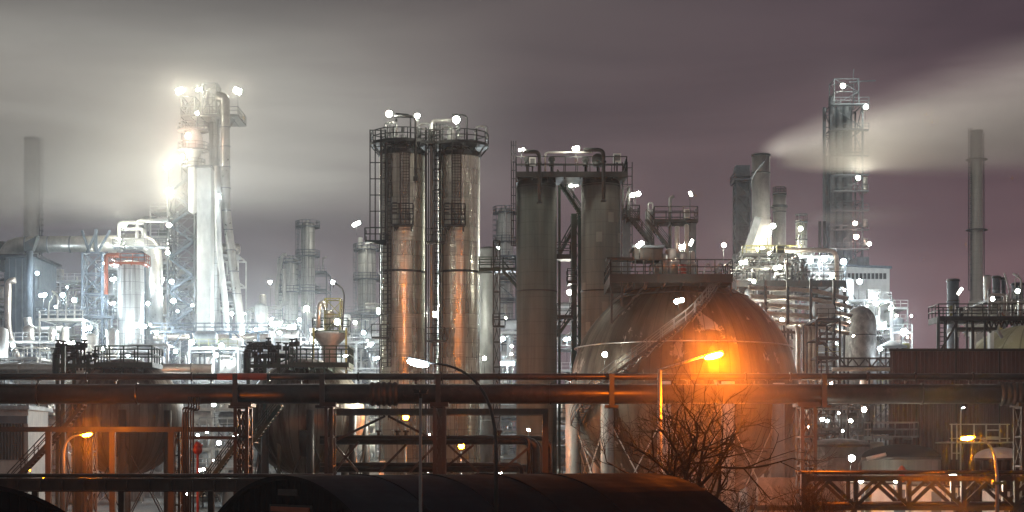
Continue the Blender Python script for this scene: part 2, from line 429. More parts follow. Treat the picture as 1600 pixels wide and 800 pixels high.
# ================================================================== GROUND
gm = MB(); gm.add([(-900,-20,0),(900,-20,0),(900,1150,0),(-900,1150,0)], [(0,1,2,3)]); struct('ground', gm, M['ground'])
rd = MB(); rd.add([(-60,30,.004),(80,30,.004),(80,44,.004),(-60,44,.004)], [(0,1,2,3)]); struct('road', rd, M['roof'])
fw = MB(); r2 = random.Random(3)                     # far-off tree belt closing the horizon
x = -420
while x < 420:
    h = r2.uniform(9, 15); wd = r2.uniform(5, 11); y = r2.uniform(1000, 1040)
    fw.lathe([(wd*.35, 0), (wd*.6, h*.35), (wd*.5, h*.7), (wd*.2, h*.95), (.01, h)], (x, y, 0), 7); x += r2.uniform(3, 7)
struct('distant_tree_belt', fw, M['bark'], 'stuff')

# ================================================================== MAIN PIPELINE
DP = 105
def hpipe(name, label, px0, px1, py, d, r, mat, flanges=(), cat='pipe', group=None, n=24):
    a, b = X(px0, d), X(px1, d); z = Z(py, d)
    t = T(name, label, cat, ((a+b)/2, d, z), group)
    m = MB(); m.tube([(a, d, z), (b, d, z)], r, n); t.part('barrel', m, mat)
    for p in flanges:
        q = MB(); x = X(p, d); q.lathe([(r, -.05), (r+.08, -.05), (r+.08, .05), (r, .05)], (x, d, z), n, 'X', False, False); t.part('joint_ring', q, mat)
    return t, a, b, z
t, a, b, z = hpipe('pipeline', 'long thick rusty dark pipe crossing the whole view at mid height, lower of the pair', -120, 1720, 615.5, DP, L(15.5, DP), M['rust'], [60, 215, 370, 505, 685, 860, 955, 1120, 1285, 1440], n=40)
for p0 in (600, 1583):                                # expansion bellows
    q = MB(); x0 = X(p0-22, DP); r = L(15.5, DP); pr = []
    for i in range(33): pr.append((r+.05+.10*abs(math.sin(PI*i/6.4)), i/32*L(44, DP)))
    q.lathe(pr, (x0, DP, z), 32, 'X', True, False); t.part('bellows', q, M['dark'])
for p in (370, 505, 685, 955, 1285):                  # clamp straps with cradle
    q = MB(); x = X(p, DP); r = L(15.5, DP)
    q.lathe([(r+.003, -.14), (r+.09, -.14), (r+.09, .14), (r+.003, .14)], (x, DP, z), 32, 'X', False, False)
    q.box(x-.16, x+.16, DP-r-.11, DP-r-.04, z-r-.25, z+r+.62); q.box(x-.45, x+.45, DP-.6, DP+.6, z-r-.28, z-r-.1)
    t.part('clamp', q, M['dark'])
t2, a, b, z2 = hpipe('pipeline', 'thin brown pipe running along the top of the thick pipeline', -120, 1720, 588.5, DP, L(5.2, DP), M['rust'], [135, 300, 420, 560, 690, 780, 900, 1030, 1165, 1235, 1355, 1430, 1520], n=16)
for p in (60, 180, 330, 470, 650, 745, 890, 1075, 1200, 1310, 1415, 1515):
    q = MB(); x = X(p, DP); q.box(x-.05, x+.05, DP-.08, DP+.08, z+L(15.5, DP)-.02, z2-L(5.2, DP)+.02); q.box(x-.18, x+.18, DP-.12, DP+.12, z2-L(5.2, DP)-.04, z2-L(5.2, DP)+.01)
    t2.part('pipe_shoe', q, M['rust'])
q = MB(); q.tube([(X(340, DP), DP-.01, z2), (X(418, DP), DP-.01, z2)], L(5.5, DP), 16); t2.part('painted_sleeve', q, M['orange'])
# supports
def support(px, w, py_top, label, mat='brown', lev=2.0, d=DP, br='x'):
    t = T('lattice_support', label, 'support tower', (X(px, d), d, 0), 'lattice supports under the pipeline')
    x0, x1 = X(px-w, d), X(px+w, d); zt = Z(py_top, d)
    m = MB(); lattice(m, x0, x1, d-.8, d+.8, 0, zt, lev, .22, .10, br); t.part('lattice_frame', m, M[mat])
    m = MB(); m.box(x0-.3, x1+.3, d-1, d+1, zt+.05, zt+.32); t.part('cap_beam', m, M[mat]); return t
support(380, 9, 637, 'dark lattice tower under the pipeline between the two left spherical tanks')
support(516, 4, 637, 'narrow post tower under the pipeline at the right edge of the second spherical tank', br='z')
support(687, 7, 637, 'lattice tower under the pipeline just left of the small orange lamp')
support(1260, 10, 637, 'lattice tower under the pipeline at the right of the big brown sphere')
support(1600, 8, 637, 'lattice tower under the pipeline at the far right edge')
def crossbeam(px0, px1, py, d, h, label, mat='dark', cat='beam', name='cross_beam', group=None, dd=.3):
    z = Z(py, d); hh = L(h, d)/2
    m = MB(); x0, x1 = X(px0, d), X(px1, d)
    m.box(x0, x1, d, d+.05, z-hh+.03, z+hh-.03); m.box(x0, x1, d-dd/2, d+dd/2, z+hh-.03, z+hh); m.box(x0, x1, d-dd/2, d+dd/2, z-hh, z-hh+.03)
    return solo(name, label, cat, m, M[mat], ((x0+x1)/2, d, z), group)
def posts(t, pxs, d, ztop, w, mat, z0=0):
    for p in pxs:
        m = MB(); m.beam((X(p, d), d, z0), (X(p, d), d, ztop), w); t.part('post', m, mat)
# left gantry in front of the first sphere
t = T('pipe_gantry', 'dark gantry with long horizontal beam across the first spherical tank', 'gantry', (X(190, 103), 103, 0))
m = MB(); z = Z(671, 103); m.box(X(-60, 103), X(368, 103), 102.8, 103.2, z-.16, z+.16); t.part('beam', m, M['dark'])
m = MB(); z = Z(684, 103); m.box(X(284, 103), X(372, 103), 102.8, 103.2, z-.1, z+.1); t.part('beam', m, M['brown'])
posts(t, [76, 176, 268], 103, Z(673, 103), .35, M['brown'])
m = MB(); lattice(m, X(136, 104), X(146, 104), 103.6, 104.6, 0, Z(673, 104), 1.4, .14, .08); t.part('lattice_leg', m, M['brown'])
m = MB(); lattice(m, X(270, 104), X(282, 104), 103.6, 104.6, 0, Z(673, 104), 1.6, .14, .08, 'z'); t.part('lattice_leg', m, M['brown'])
t = T('riser_pipes', 'bundle of five thin red-brown vertical pipes right of the first sphere', 'pipes', (X(294, 101), 101, 0))
for i, p in enumerate((286, 290, 294, 298, 302)):
    m = MB(); m.pipe([(X(p, 101), 101, 0), (X(p, 101), 101, Z(637+i, 101)), (X(p+9, 101), 101, Z(637+i, 101)), (X(p+9, 101), 101, Z(620, 101))], .055, .15, 7); t.part('riser', m, M['brown'])
m = MB(); m.tube([(X(308, 101), 101, Z(700, 101)), (X(312, 101), 101, Z(692, 101))], .25, 8); m.ball((X(309, 101), 101, Z(703, 101)), .3); m.tube([(X(309, 101), 101, 0), (X(309, 101), 101, Z(700, 101))], .08, 8); t.part('valve', m, M['red'])
# low pipe bridge bottom left
t = T('low_pipe_bridge', 'rust brown low plate girder with rail crossing in front of the first sphere', 'bridge', (X(190, 84), 84, 0))
m = MB(); zt = Z(751, 84); zb = Z(766, 84)
m.box(X(-60, 84), X(520, 84), 84, 84.1, zb, zt); m.box(X(-60, 84), X(520, 84), 83.8, 85.2, zt+.003, zt+.12); m.box(X(-60, 84), X(520, 84), 83.8, 84.3, zb-.08, zb-.003)
p = -40
while p < 520: m.box(X(p, 84), X(p, 84)+.06, 83.82, 83.997, zb, zt); p += 34
t.part('girder', m, M['brown']); posts(t, [55, 190, 330, 470], 84.4, zb-.09, .3, M['brown'])
for i, py in enumerate((744, 748)):
    m = MB(); m.tube([(X(-60, 84.6), 84.4+i*.4, zt+.25), (X(520, 84.6), 84.4+i*.4, zt+.25)], .11, 8); t.part('pipe', m, M['rust'])

# ================================================================== PIPE RACK BETWEEN SPHERES AND SILVER COLUMNS
DR = 113
t = T('pipe_rack', 'rust brown portal pipe rack with diagonal braces in front of the silver columns', 'pipe rack', (X(685, DR), DR, 0))
posts(t, [518, 686, 852], DR, Z(640, DR), .42, M['brown'])
posts(t, [518, 686, 852], DR+3, Z(640, DR), .42, M['brown'])
for yy in (0, 3):
    m = MB(); m.beam((X(514, DR), DR+yy, Z(643, DR)), (X(856, DR), DR+yy, Z(643, DR)), .35, L(9, DR)); t.part('top_beam', m, M['brown'])
for a, b in (((520, 690), (602, 650)), ((606, 650), (684, 690)), ((520, 692), (560, 738)), ((684, 692), (640, 738)), ((560, 690), (522, 738)), ((592, 738), (635, 694)), ((690, 735), (740, 695)), ((700, 695), (748, 738)), ((780, 738), (826, 700))):
    m = MB(); m.beam((X(a[0], DR), DR+.1, Z(a[1], DR)), (X(b[0], DR), DR+.1, Z(b[1], DR)), .16); t.part('brace', m, M['brown'])
for i, (py, r, x1) in enumerate(((683, .14, 826), (688, .30, 838), (726, .16, 815), (732, .30, 848))):
    m = MB(); yy = DR+.5+i*.55; pts = [(X(500, yy), yy, Z(py, DR)), (X(x1, yy), yy, Z(py, DR)), (X(x1, yy), yy, 0)]
    m.pipe(pts, r, r*3, 12); t.part('pipe', m, M['rust'])
for i, x1 in enumerate((832, 844, 860)):
    m = MB(); yy = DR+1.2+i*.5; m.pipe([(X(520, yy), yy, Z(690-i*3, DR)), (X(x1, yy), yy, Z(690-i*3, DR)), (X(x1, yy), yy, 0)], .17, .9, 10); t.part('pipe', m, M['rust'])
for p in (590, 620, 633, 780):
    m = MB(); m.tube([(X(p, DR), DR+1, Z(686, DR)), (X(p, DR), DR+1, Z(672, DR))], .13, 8); m.tube([(X(p, DR), DR+1, Z(675, DR)), (X(p, DR), DR+1, Z(672, DR))], .22, 8); t.part('vent_stub', m, M['brown'])

# ================================================================== SPHERICAL TANKS
def sphere_tank(px, py, d, rpx, mat, label, legs=10, legmat='brown', legphase=0):
    Rr = rpx/F*d/math.sqrt(1+(rpx/F)**2); c = P(px, py, d)
    t = T('spherical_tank', label, 'storage tank', (c.x, c.y, c.z))
    m = MB(); n = 26; m.lathe([(max(1e-3, Rr*math.sin(PI*i/n)), -Rr*math.cos(PI*i/n)) for i in range(n+1)], c, 88); t.part('shell', m, mat)
    for k in range(legs):
        a = 2*PI*(k+legphase)/legs; x = c.x+(Rr+.1)*math.cos(a); y = c.y+(Rr+.1)*math.sin(a)
        m = MB(); m.tube([(x, y, 0), (x, y, c.z+.5)], Rr*.045+.1, 14); t.part('leg', m, M[legmat])
        m = MB(); a2 = 2*PI*(k+1+legphase)/legs; x2 = c.x+(Rr+.1)*math.cos(a2); y2 = c.y+(Rr+.1)*math.sin(a2)
        m.beam((x, y, .5), (x2, y2, c.z*.8), .08); m.beam((x2, y2, .5), (x, y, c.z*.8), .08); t.part('tie_rod', m, M[legmat])
    return t, c, Rr
DB = 150
big, bc, BR = sphere_tank(1068, 613, DB, 178, M['gore_brown'], 'huge brown spherical tank with curving outside stair behind the bare tree', 12, 'pale', .5)
q = MB(); zz = L(613-545, DB); rr_ = math.sqrt(BR**2-zz**2)
q.tube([(bc.x+(rr_+.35)*math.cos(2*PI*i/72), bc.y+(rr_+.35)*math.sin(2*PI*i/72), bc.z+zz) for i in range(73)], .06, 6, False)
for i in range(24):
    a = 2*PI*i/24; q.beam((bc.x+rr_*math.cos(a), bc.y+rr_*math.sin(a), bc.z+zz), (bc.x+(rr_+.35)*math.cos(a), bc.y+(rr_+.35)*math.sin(a), bc.z+zz), .06)
big.part('spray_ring', q, M['galv'])
q = MB(); r0 = BR*math.sin(math.radians(34)); q.tube([(bc.x+(r0+.06)*math.cos(2*PI*i/60), bc.y+(r0+.06)*math.sin(2*PI*i/60), bc.z+BR*math.cos(math.radians(34))) for i in range(61)], .07, 6, False); big.part('seam_band', q, M['dark'])
# spiral stair
def interp(v, tab):
    for (a, b), (c, d) in zip(tab, tab[1:]):
        if (a >= v >= c) or (a <= v <= c): return b+(d-b)*(v-a)/(c-a)
    return tab[-1][1]
tab = [(78, 95), (70, 45), (60, 26), (48, 13), (31.5, -3), (14, -25), (0, -47), (-18, -72)]
def sp(phi, off, dphi=0):
    a = math.radians(interp(phi, tab)); f = math.radians(phi); r = BR+off
    return Vector((bc.x+r*math.cos(f)*math.sin(a), bc.y-r*math.cos(f)*math.cos(a), bc.z+r*math.sin(f)))
tr = MB(); st = MB(); hr = MB(); bk = MB(); phi = 76.0; prev = None
while phi > -17:
    p0, p1 = sp(phi, .25), sp(phi, 1.25); p1.z = p0.z = (p0.z+p1.z)/2 if phi < 60 else p0.z
    tr.beam(p0, p1, .24, .05)
    if prev:
        st.beam(prev[0], p0, .07, .24); st.beam(prev[1], p1, .07, .24)
        if k_ % 4 == 0:
            hr.beam(p1, p1+Vector((0,0,1.05)), .07); hr.beam(p0, p0+Vector((0,0,1.05)), .07)
            bk.beam(p1, sp(phi-6, .02), .07)
        for h in (1.05, .55): hr.beam(prev[1]+Vector((0,0,h)), p1+Vector((0,0,h)), .06); hr.beam(prev[0]+Vector((0,0,h)), p0+Vector((0,0,h)), .05)
    else: k_ = 0
    k_ += 1; prev = (p0, p1); phi -= 1.15
big.part('stair_tread', tr, M['grey']); big.part('stair_stringer', st, M['dark']); big.part('stair_handrail', hr, M['grey']); big.part('stair_bracket', bk, M['grey'])
hl = MB()                                              # ladder hoops over the crown
for p in (1104, 1124):
    hl.pipe([P(p-6, 452, 146), P(p-3, 415, 146), P(p+3, 409, 147), P(p+9, 424, 148), P(p+10, 450, 148)], .06, .6, 6)
for k in range(5): hl.beam(P(1100+k*.5, 448-k*7, 146), P(1121+k*.5, 448-k*7, 146), .05)
big.part('crown_ladder', hl, M['galv'])
# top platform
t = T('tank_platform', 'dark railed steel platform on top of the huge brown sphere', 'platform', (X(1048, 147), 147, Z(438, 147)))
deck_box(t, X(953, 142), X(1145, 142), 142, 151, Z(428, 142), M['dark'], .75, 1.25, .045)
m = MB()
for p in (956, 972, 990, 1008):
    m.beam((X(p, 142), 142.3, Z(440, 142)), (X(p, 142), 142.3, Z(478 if p > 970 else 505, 142)+(1.5 if p > 985 else 0)), .18)
m.beam((X(956, 142), 142.3, Z(505, 142)), (X(1010, 142), 142.3, Z(443, 142)), .12); m.beam((X(956, 142), 142.3, Z(470, 142)), (X(990, 142), 142.3, Z(443, 142)), .1)
m.beam((X(1067, 142), 142.3, Z(440, 142)), (X(1067, 142), 146, Z(452, 142)), .15); m.beam((X(1143, 142), 142.3, Z(440, 142)), (X(1143, 142), 142.3, Z(462, 142)), .15)
m.box(X(948, 142), X(990, 142), 142, 144, Z(405, 142), Z(402, 142)); m.beam((X(954, 142), 142.2, Z(438, 142)), (X(954, 142), 142.2, Z(404, 142)), .16)
t.part('support_frame', m, M['dark'])
# equipment on it
for i, (p, pt, r, k) in enumerate(((1048, 392, .5, 'pale'), (1058, 355, .22, 'jacket'), (1073, 352, .2, 'jacket'), (1038, 400, .45, 'galv'), (1064, 398, .6, 'galv'), (1080, 395, .35, 'pale'), (1052, 405, .55, 'jacket'), (1030, 405, .4, 'pale'))):
    d = 146+i % 3*1.3; x = X(p, d); lab = ['cream upright pot vessel left of the thin vents on the sphere platform', 'thin tall cream vent pipe, left of two above the sphere', 'thin tall cream vent pipe, right of two above the sphere', 'small galvanised upright drum beside the container on the sphere', 'wide galvanised upright pot between the two vent pipes on the sphere', 'slim pale upright drum by the right platform post on the sphere', 'jacketed upright pot in the middle of the sphere platform', 'small pale drum at the left end of the cluster on the sphere'][i]
    t = T('valve_pot' if r > .3 else 'vent_pipe', lab, 'vessel' if r > .3 else 'pipe', (x, d, Z(428, 142)))
    m = MB(); m.lathe(dished(r, Z(428, 142), Z(pt, d), .5, 4, False), (x, d, 0), 16); t.part('shell', m, M[k])
    m = MB(); m.pipe([(x, d-.1, Z(415, d)), (x+.9*(-1)**i, d-.6, Z(415, d)), (x+.9*(-1)**i, d-.6, Z(428, 142))], .1, .3, 8); m.ring(x, d, Z(412, d), r, .08, .1, 16); t.part('nozzle', m, M['galv'])
t = T('red_drum', 'small red barrel standing on the sphere platform', 'barrel', (X(1066, 143.5), 143.5, Z(428, 142)))
m = MB(); m.lathe([(.36, 0), (.38, .03), (.38, .95), (.36, 1.0)], (X(1066, 143.5), 143.5, Z(428, 142)), 18); t.part('body', m, M['red'])
m = MB(); m.ring(X(1066, 143.5), 143.5, Z(428, 142)+.33, .38, .02, .05, 18); m.ring(X(1066, 143.5), 143.5, Z(428, 142)+.66, .38, .02, .05, 18); t.part('hoop', m, M['pale'])
t = T('instrument_cabin', 'small rusty cabin with flat roof at the left end of the sphere platform', 'cabin', (X(1013, 146), 146, Z(428, 142)))
zc = Z(410, 146)
m = MB(); m.box(X(990, 146), X(1034, 146), 145, 148, Z(408, 146), Z(390, 146)); t.part('wall', m, M['brown'])
m = MB(); m.box(X(986, 146), X(1036, 146), 144.6, 148.4, Z(390, 146)+.003, Z(386, 146)); t.part('roof', m, M['blue'])
m = MB()
for p in (991, 1004, 1019, 1033): m.beam((X(p, 146), 144.95, Z(428, 142)), (X(p, 146), 144.95, Z(390, 146)-.01), .1)
t.part('post', m, M['dark'])
# upper structure to the right of the concrete columns
t = T('access_tower', 'dark stair and walkway tower between concrete columns and brown sphere', 'stair tower', (X(1030, 158), 158, 0))
deck_box(t, X(1022, 157), X(1091, 157), 157, 160, Z(342, 157), M['dark'], .3, 1.2, .04)
deck_box(t, X(978, 157), X(1000, 157), 157, 160, Z(340, 157), M['dark'], .3, 1.2, .04)
m = MB(); m.beam((X(1082, 157), 158, 0), (X(1082, 157), 158, Z(344, 157)), .85, .85); m.beam((X(980, 157), 158, 0), (X(980, 157), 158, Z(342, 157)), .75); t.part('post', m, M['blue'])
stairs(t, (X(1022, 156), 156, Z(385, 156)), (X(985, 156), 156, Z(340, 156)), .9, M['dark'])
stairs(t, (X(1046, 158.3), 158.3, Z(385, 157)), (X(1010, 158.3), 158.3, Z(340, 157)), .9, M['dark'])
m = MB(); lattice(m, X(974, 158), X(984, 158), 158.5, 160, 0, Z(290, 158), 2.2, .12, .07, 'z'); t.part('ladder_cage', m, M['dark'])
t = T('separator_vessel', 'small green-grey upright vessel with bail on the walkway right of the concrete columns', 'vessel', (X(1014, 159), 159, Z(350, 159)))
m = MB(); m.lathe(dished(L(6, 159), Z(380, 159), Z(332, 159), .8, 5), (X(1014, 159), 159, 0), 18); t.part('shell', m, M['grey'])
m = MB(); m.pipe([P(1013, 330, 159), P(1013, 317, 159), P(1020, 317, 159), P(1020, 345, 159)], .08, .4, 8); t.part('bail_pipe', m, M['galv'])
t = T('vent_pipe', 'tall thin vent with bent top rising through the upper walkway', 'pipe', (X(1048, 159), 159, Z(400, 159)))
m = MB(); m.pipe([P(1047, 425, 159), P(1047, 309, 159), P(1053, 307, 159)], .17, .3, 10); t.part('barrel', m, M['grey'])
t = T('junction_box', 'small pale box on the railing of the upper walkway', 'box', (X(1075, 157.5), 157.5, Z(335, 157.5)))
m = MB(); m.box(X(1069, 157.5), X(1078, 157.5), 157.4, 157.9, Z(341, 157.5), Z(327, 157.5)); t.part('case', m, M['pale'])
m = MB(); m.box(X(1070.5, 157.5), X(1076.5, 157.5), 157.36, 157.397, Z(339, 157.5), Z(329, 157.5)); t.part('cover', m, M['grey'])

def left_sphere(px, label, lab2, x0, x1, sgn):
    t, c, R = sphere_tank(px, 652, 140, 92, M['gore_dark'], label, 8, 'brown', .25)
    m = MB(); m.tube([(c.x+.6, c.y-R*.55, 0), (c.x+.6, c.y-R*.55, Z(712, 135))], .35, 12); m.tube([(c.x+.6, c.y-R*.9, Z(712, 135)), (c.x+.6, c.y-R*.97, Z(672, 135))], .55, 14); t.part('outlet_pipe', m, M['brown'])
    p = T('tank_platform', lab2, 'platform', (X((x0+x1)/2, 135), 137, Z(570, 135)))
    deck_box(p, X(x0, 134.5), X(x1, 134.5), 134.5, 138.5, Z(566, 134.5), M['darkgreen'], .4, 1.35, .05, step=1.1)
    return t, c, R, p
DG = 134.5
tA, cA, RA, pA = left_sphere(195, 'left spherical tank with dark vertical streaks behind the left orange lamp', 'green railed platform with valves on top of the left sphere', 148, 238, 1)
tB, cB, RB, pB = left_sphere(478, 'dark spherical tank with orange lit belly under the pipeline, right of the left one', 'olive railed platform with valves on top of the second sphere', 450, 545, 1)
def valve_cluster(px, py, d, label, seed, w=90, h=36, mat='dark'):
    """manifold of bent pipes and valves over a tank crown"""
    r3 = random.Random(seed); t = T('valve_manifold', label, 'pipework', (X(px, d), d, Z(py+h, d)))
    m = MB(); m.pipe([P(px, py+h+14, d), P(px, py+6, d), P(px+w*.5, py+6, d), P(px+w*.5, py+h, d)], .32, .9, 14); t.part('header_pipe', m, M[mat])
    m = MB(); m.pipe([P(px+14, py+h+14, d+.5), P(px+14, py+22, d+.5), P(px+w*.9, py+22, d+.5)], .22, .6, 12); t.part('header_pipe', m, M[mat])
    m = MB(); m.pipe([P(px+22, py+h+14, d+1), P(px+22, py+h-2, d+1), P(px+50, py+h-2, d+1), P(px+50, py+h+14, d+1)], .22, .6, 12); t.part('loop_pipe', m, M[mat])
    for i in range(9):
        x = px+4+w*i/9+r3.uniform(-2, 2); y0 = py+r3.uniform(-8, 14)
        m = MB(); m.tube([P(x, py+h+6, d-.4), P(x, y0, d-.4)], .09, 8); m.tube([P(x, y0+12, d-.4), P(x, y0+5, d-.4)], .26, 10); m.tube([P(x, y0+2, d-.4), P(x, y0, d-.4)], .24, 10)
        t.part('valve', m, M[mat])
    for i in range(4):
        y = py+8+i*8; m = MB(); m.beam(P(px-10+i*3, y, d-.8), P(px+w*.6, y, d-.8), .1); t.part('strut', m, M[mat])
    return t
valve_cluster(88, 537, 137, 'dark bent pipes and valves standing left on the left sphere platform', 4, 62)
valve_cluster(386, 534, 137, 'dark bent pipes and valves standing left on the second sphere platform', 9, 84)
for (t_, p, c) in ((pA, 90, 152), (pB, 388, 452)):
    m = MB()
    for q in (p, p+26, p+48): m.beam((X(q, 136), 136, 0), (X(q, 136), 136, Z(560, 136)), .28)
    m.beam(P(p, 572, 136), P(c, 572, 136), .3); m.beam(P(p, 585, 136), P(c, 560, 136), .15)
    t_.part('support_frame', m, M['darkgreen'])
    m = MB()
    for i in range(9): m.beam((X(c+6+i*8, 135), 135+i % 2*3, Z(574, 135)), (X(c+12+i*7, 138), 139, Z(592, 139)), .12)
    t_.part('deck_strut', m, M['darkgreen'])
# stairs by the tanks
t = T('stairway', 'long dark stair climbing right in front of the left sphere', 'stairs', (X(60, 120), 120, 0), 'open steel stairs by the spherical tanks')
stairs(t, (X(12, 120), 120, Z(760, 120)), (X(95, 120), 120, Z(672, 120)), 1, M['dark']); stairs(t, (X(97, 120), 120, Z(672, 120)), (X(128, 120), 120, Z(633, 120)), 1, M['dark'])
m = MB(); m.beam((X(96, 120), 120.5, 0), (X(96, 120), 120.5, Z(672, 120)), .3); m.beam((X(96, 120), 120.5, Z(672, 120)), (X(96, 120), 120.5, Z(540, 120)), .3); t.part('post', m, M['darkgreen'])
t = T('stairway', 'dark stair with pale handrail climbing right towards the second sphere', 'stairs', (X(345, 118), 118, 0), 'open steel stairs by the spherical tanks')
stairs(t, (X(310, 118), 118, Z(775, 118)), (X(372, 118), 118, Z(690, 118)), 1, M['darkgreen']); stairs(t, (X(396, 120), 120, Z(690, 120)), (X(438, 120), 120, Z(634, 120)), 1, M['darkgreen'])
m = MB(); m.beam((X(385, 119), 119, 0), (X(385, 119), 119, Z(690, 119)), .25); m.box(X(370, 118), X(398, 118), 118, 120, Z(692, 118), Z(690, 118)); t.part('landing', m, M['dark'])

# ================================================================== SILVER COLUMNS
DS = 175
def silver(px, r_px, ytop, label, lad, label_side):
    r = L(r_px, DS); c = P(px, 720, DS); zt = Z(ytop, DS)
    t = T('distillation_column', label, 'column', (c.x, c.y, 0), 'twin silver columns')
    o = vessel(t, c.x, c.y, 0, zt, r, M['clad_silver'], 64, False)
    m = MB(); m.ring(c.x, c.y, Z(428, DS), r, .09, .22, 64); t.part('band', m, M['dark'])
    m = MB(); m.ring(c.x, c.y, zt-.35, r, .12, .5, 64); t.part('top_rim', m, M['dark'])
    # ring platform
    p = MB(); p.lathe([(r*.6, 0), (r+.95, 0), (r+.95, .3), (r*.6, .3), (r*.6, 0)], (c.x, c.y, zt+.75), 28, smooth=False, closed=False)
    for k in range(14):
        a = 2*PI*k/14; p.beam((c.x+r*math.cos(a), c.y+r*math.sin(a), zt-.3), (c.x+(r+.9)*math.cos(a), c.y+(r+.9)*math.sin(a), zt+.76), .1)
    d = t.part('top_platform', p, M['dark'])
    q = MB(); pts = [(c.x+(r+.9)*math.cos(2*PI*k/14), c.y+(r+.9)*math.sin(2*PI*k/14), zt+1.05) for k in range(14)]
    rail(q, pts, 1.15, .045, 1.2, True); t.part('railing', q, M['dark'], d)
    # hanging caged ladder in front with balcony
    lx = X(lad, DS-r); y0 = DS-r-.25
    m = MB(); w_ = .95
    for k in (0, 1): m.beam((lx-.1+k*w_, y0, Z(358, DS)), (lx-.1+k*w_, y0, zt+.7), .12)
    z = Z(358, DS)
    while z < zt+.6: m.beam((lx-.1, y0, z), (lx-.1+w_, y0, z), .05); z += .3
    for k in (.33, .66): m.beam((lx-.1+k*w_, y0-.02, Z(358, DS)), (lx-.1+k*w_, y0-.02, zt+.7), .05)
    t.part('ladder', m, M['brown'])
    b = MB(); b.box(lx-.9, lx+1.3, y0-.9, y0+.15, Z(360, DS), Z(358, DS)+.05)
    b.add([(lx-.8, y0, Z(360, DS)), (lx-.2, y0, Z(360, DS)), (lx-.5, y0+.2, Z(366, DS))], [(0,1,2),(2,1,0)])
    b.beam((lx-.7, y0, Z(367, DS)), (lx-.7, y0, Z(360, DS)), .15); b.beam((lx+1.1, y0, Z(367, DS)), (lx+1.1, y0, Z(360, DS)), .15)
    bo = t.part('balcony', b, M['dark'])
    q = MB(); rail(q, [(lx-.9, y0-.85, Z(358, DS)), (lx+1.3, y0-.85, Z(358, DS)), (lx+1.3, y0+.1, Z(358, DS))], 2.2, .05, .75, False, 3)
    for k in range(4): q.beam((lx-.9, y0-.85, Z(340-k*5, DS)), (lx-.35, y0-.85, Z(340-k*5, DS)), .12)
    t.part('railing', q, M['dark'], bo)
    return t, c, r, zt
t1, c1, r1, zt1 = silver(629, 36, 240, 'left of the twin tall silver clad columns, orange streak down its front', 627, 0)
t2s, c2, r2_, zt2 = silver(717, 33, 242, 'right of the twin tall silver clad columns, orange streak down its front', 708, 0)
# outer ladder tower on the left
t = T('ladder_tower', 'tall dark caged ladder frame hugging the left side of the left silver column', 'ladder', (X(595, DS), DS, 0), 'ladder frames on the silver columns')
m = MB(); yy = DS-2.2
for p in (581, 589, 598, 605): m.beam((X(p, DS), yy, Z(385, DS)), (X(p, DS), yy, Z(209, DS)), .12 if p in (581, 589) else .2)
for k in range(8): m.beam((X(581, DS), yy, Z(210+k*25, DS)), (X(605, DS), yy, Z(210+k*25, DS)), .1)
for k in range(46): m.beam((X(598, DS), yy, Z(212+k*3.8, DS)), (X(605, DS), yy, Z(212+k*3.8, DS)), .05)
t.part('cage', m, M['dark'])
m = MB(); m.box(X(574, DS), X(607, DS), yy-.8, yy+.8, Z(384, DS), Z(381, DS)); m.add([(X(574, DS), yy-.8, Z(381, DS)), (X(607, DS), yy-.8, Z(381, DS)), (X(607, DS), yy-.8, Z(390, DS))], [(0,1,2),(2,1,0)])
o = t.part('landing', m, M['dark']); m = MB(); rail(m, [(X(574, DS), yy-.75, Z(381, DS)), (X(607, DS), yy-.75, Z(381, DS))], 1.3, .05, 1.1); rail(m, [(X(574, DS), yy-.75, Z(381, DS)), (X(574, DS), yy+.75, Z(381, DS))], 1.3, .05, 1.1); t.part('railing', m, M['dark'], o)
m = MB(); ladder(m, (X(603, DS), yy), Z(575, DS), Z(384, DS), (0, -1), True, .6, .045); ladder(m, (X(611, DS), yy-.2), Z(575, DS), Z(215, DS), (0, -1), False, .35, .05); m.beam((X(596, DS), yy, 0), (X(596, DS), yy, Z(384, DS)), .12); t.part('ladder', m, M['dark'])
m = MB(); m.box(X(584, DS), X(612, DS), yy-.8, yy+.4, Z(532, DS), Z(529, DS)); o = t.part('landing', m, M['dark']); m = MB(); rail(m, [(X(584, DS), yy-.75, Z(529, DS)), (X(612, DS), yy-.75, Z(529, DS))], 1.3, .045, 1.0); t.part('railing', m, M['dark'], o)
t = T('ladder_tower', 'dark ladder and riser bundle in the gap between the twin silver columns', 'ladder', (X(680, DS), DS, 0), 'ladder frames on the silver columns')
m = MB(); yy = DS-1.9
for p, w_ in ((667, .22), (671, .12), (689, .16), (693, .12)): m.beam((X(p, DS), yy, 0), (X(p, DS), yy, Z(205, DS)), w_)
t.part('post', m, M['dark'])
m = MB(); ladder(m, (X(684, DS), yy-.1), Z(575, DS), Z(215, DS), (0, -1), True, .5, .045); t.part('ladder', m, M['dark'])
for py in (382, 534):
    m = MB(); m.box(X(668, DS), X(697, DS), yy-1, yy+.3, Z(py+3, DS), Z(py, DS)); o = t.part('landing', m, M['dark']); m = MB(); rail(m, [(X(668, DS), yy-.95, Z(py, DS)), (X(697, DS), yy-.95, Z(py, DS))], 1.3, .045, .9); t.part('railing', m, M['dark'], o)
t = T('riser_pipe', 'slim galvanised riser between the twin silver columns with bent top', 'pipe', (X(675, DS), DS, 0))
m = MB(); m.pipe([(X(675, DS), DS-1.2, 0), (X(675, DS), DS-1.2, Z(192, DS)), (X(706, DS), DS-1.2, Z(192, DS))], .17, .5, 10); t.part('barrel', m, M['galv'])
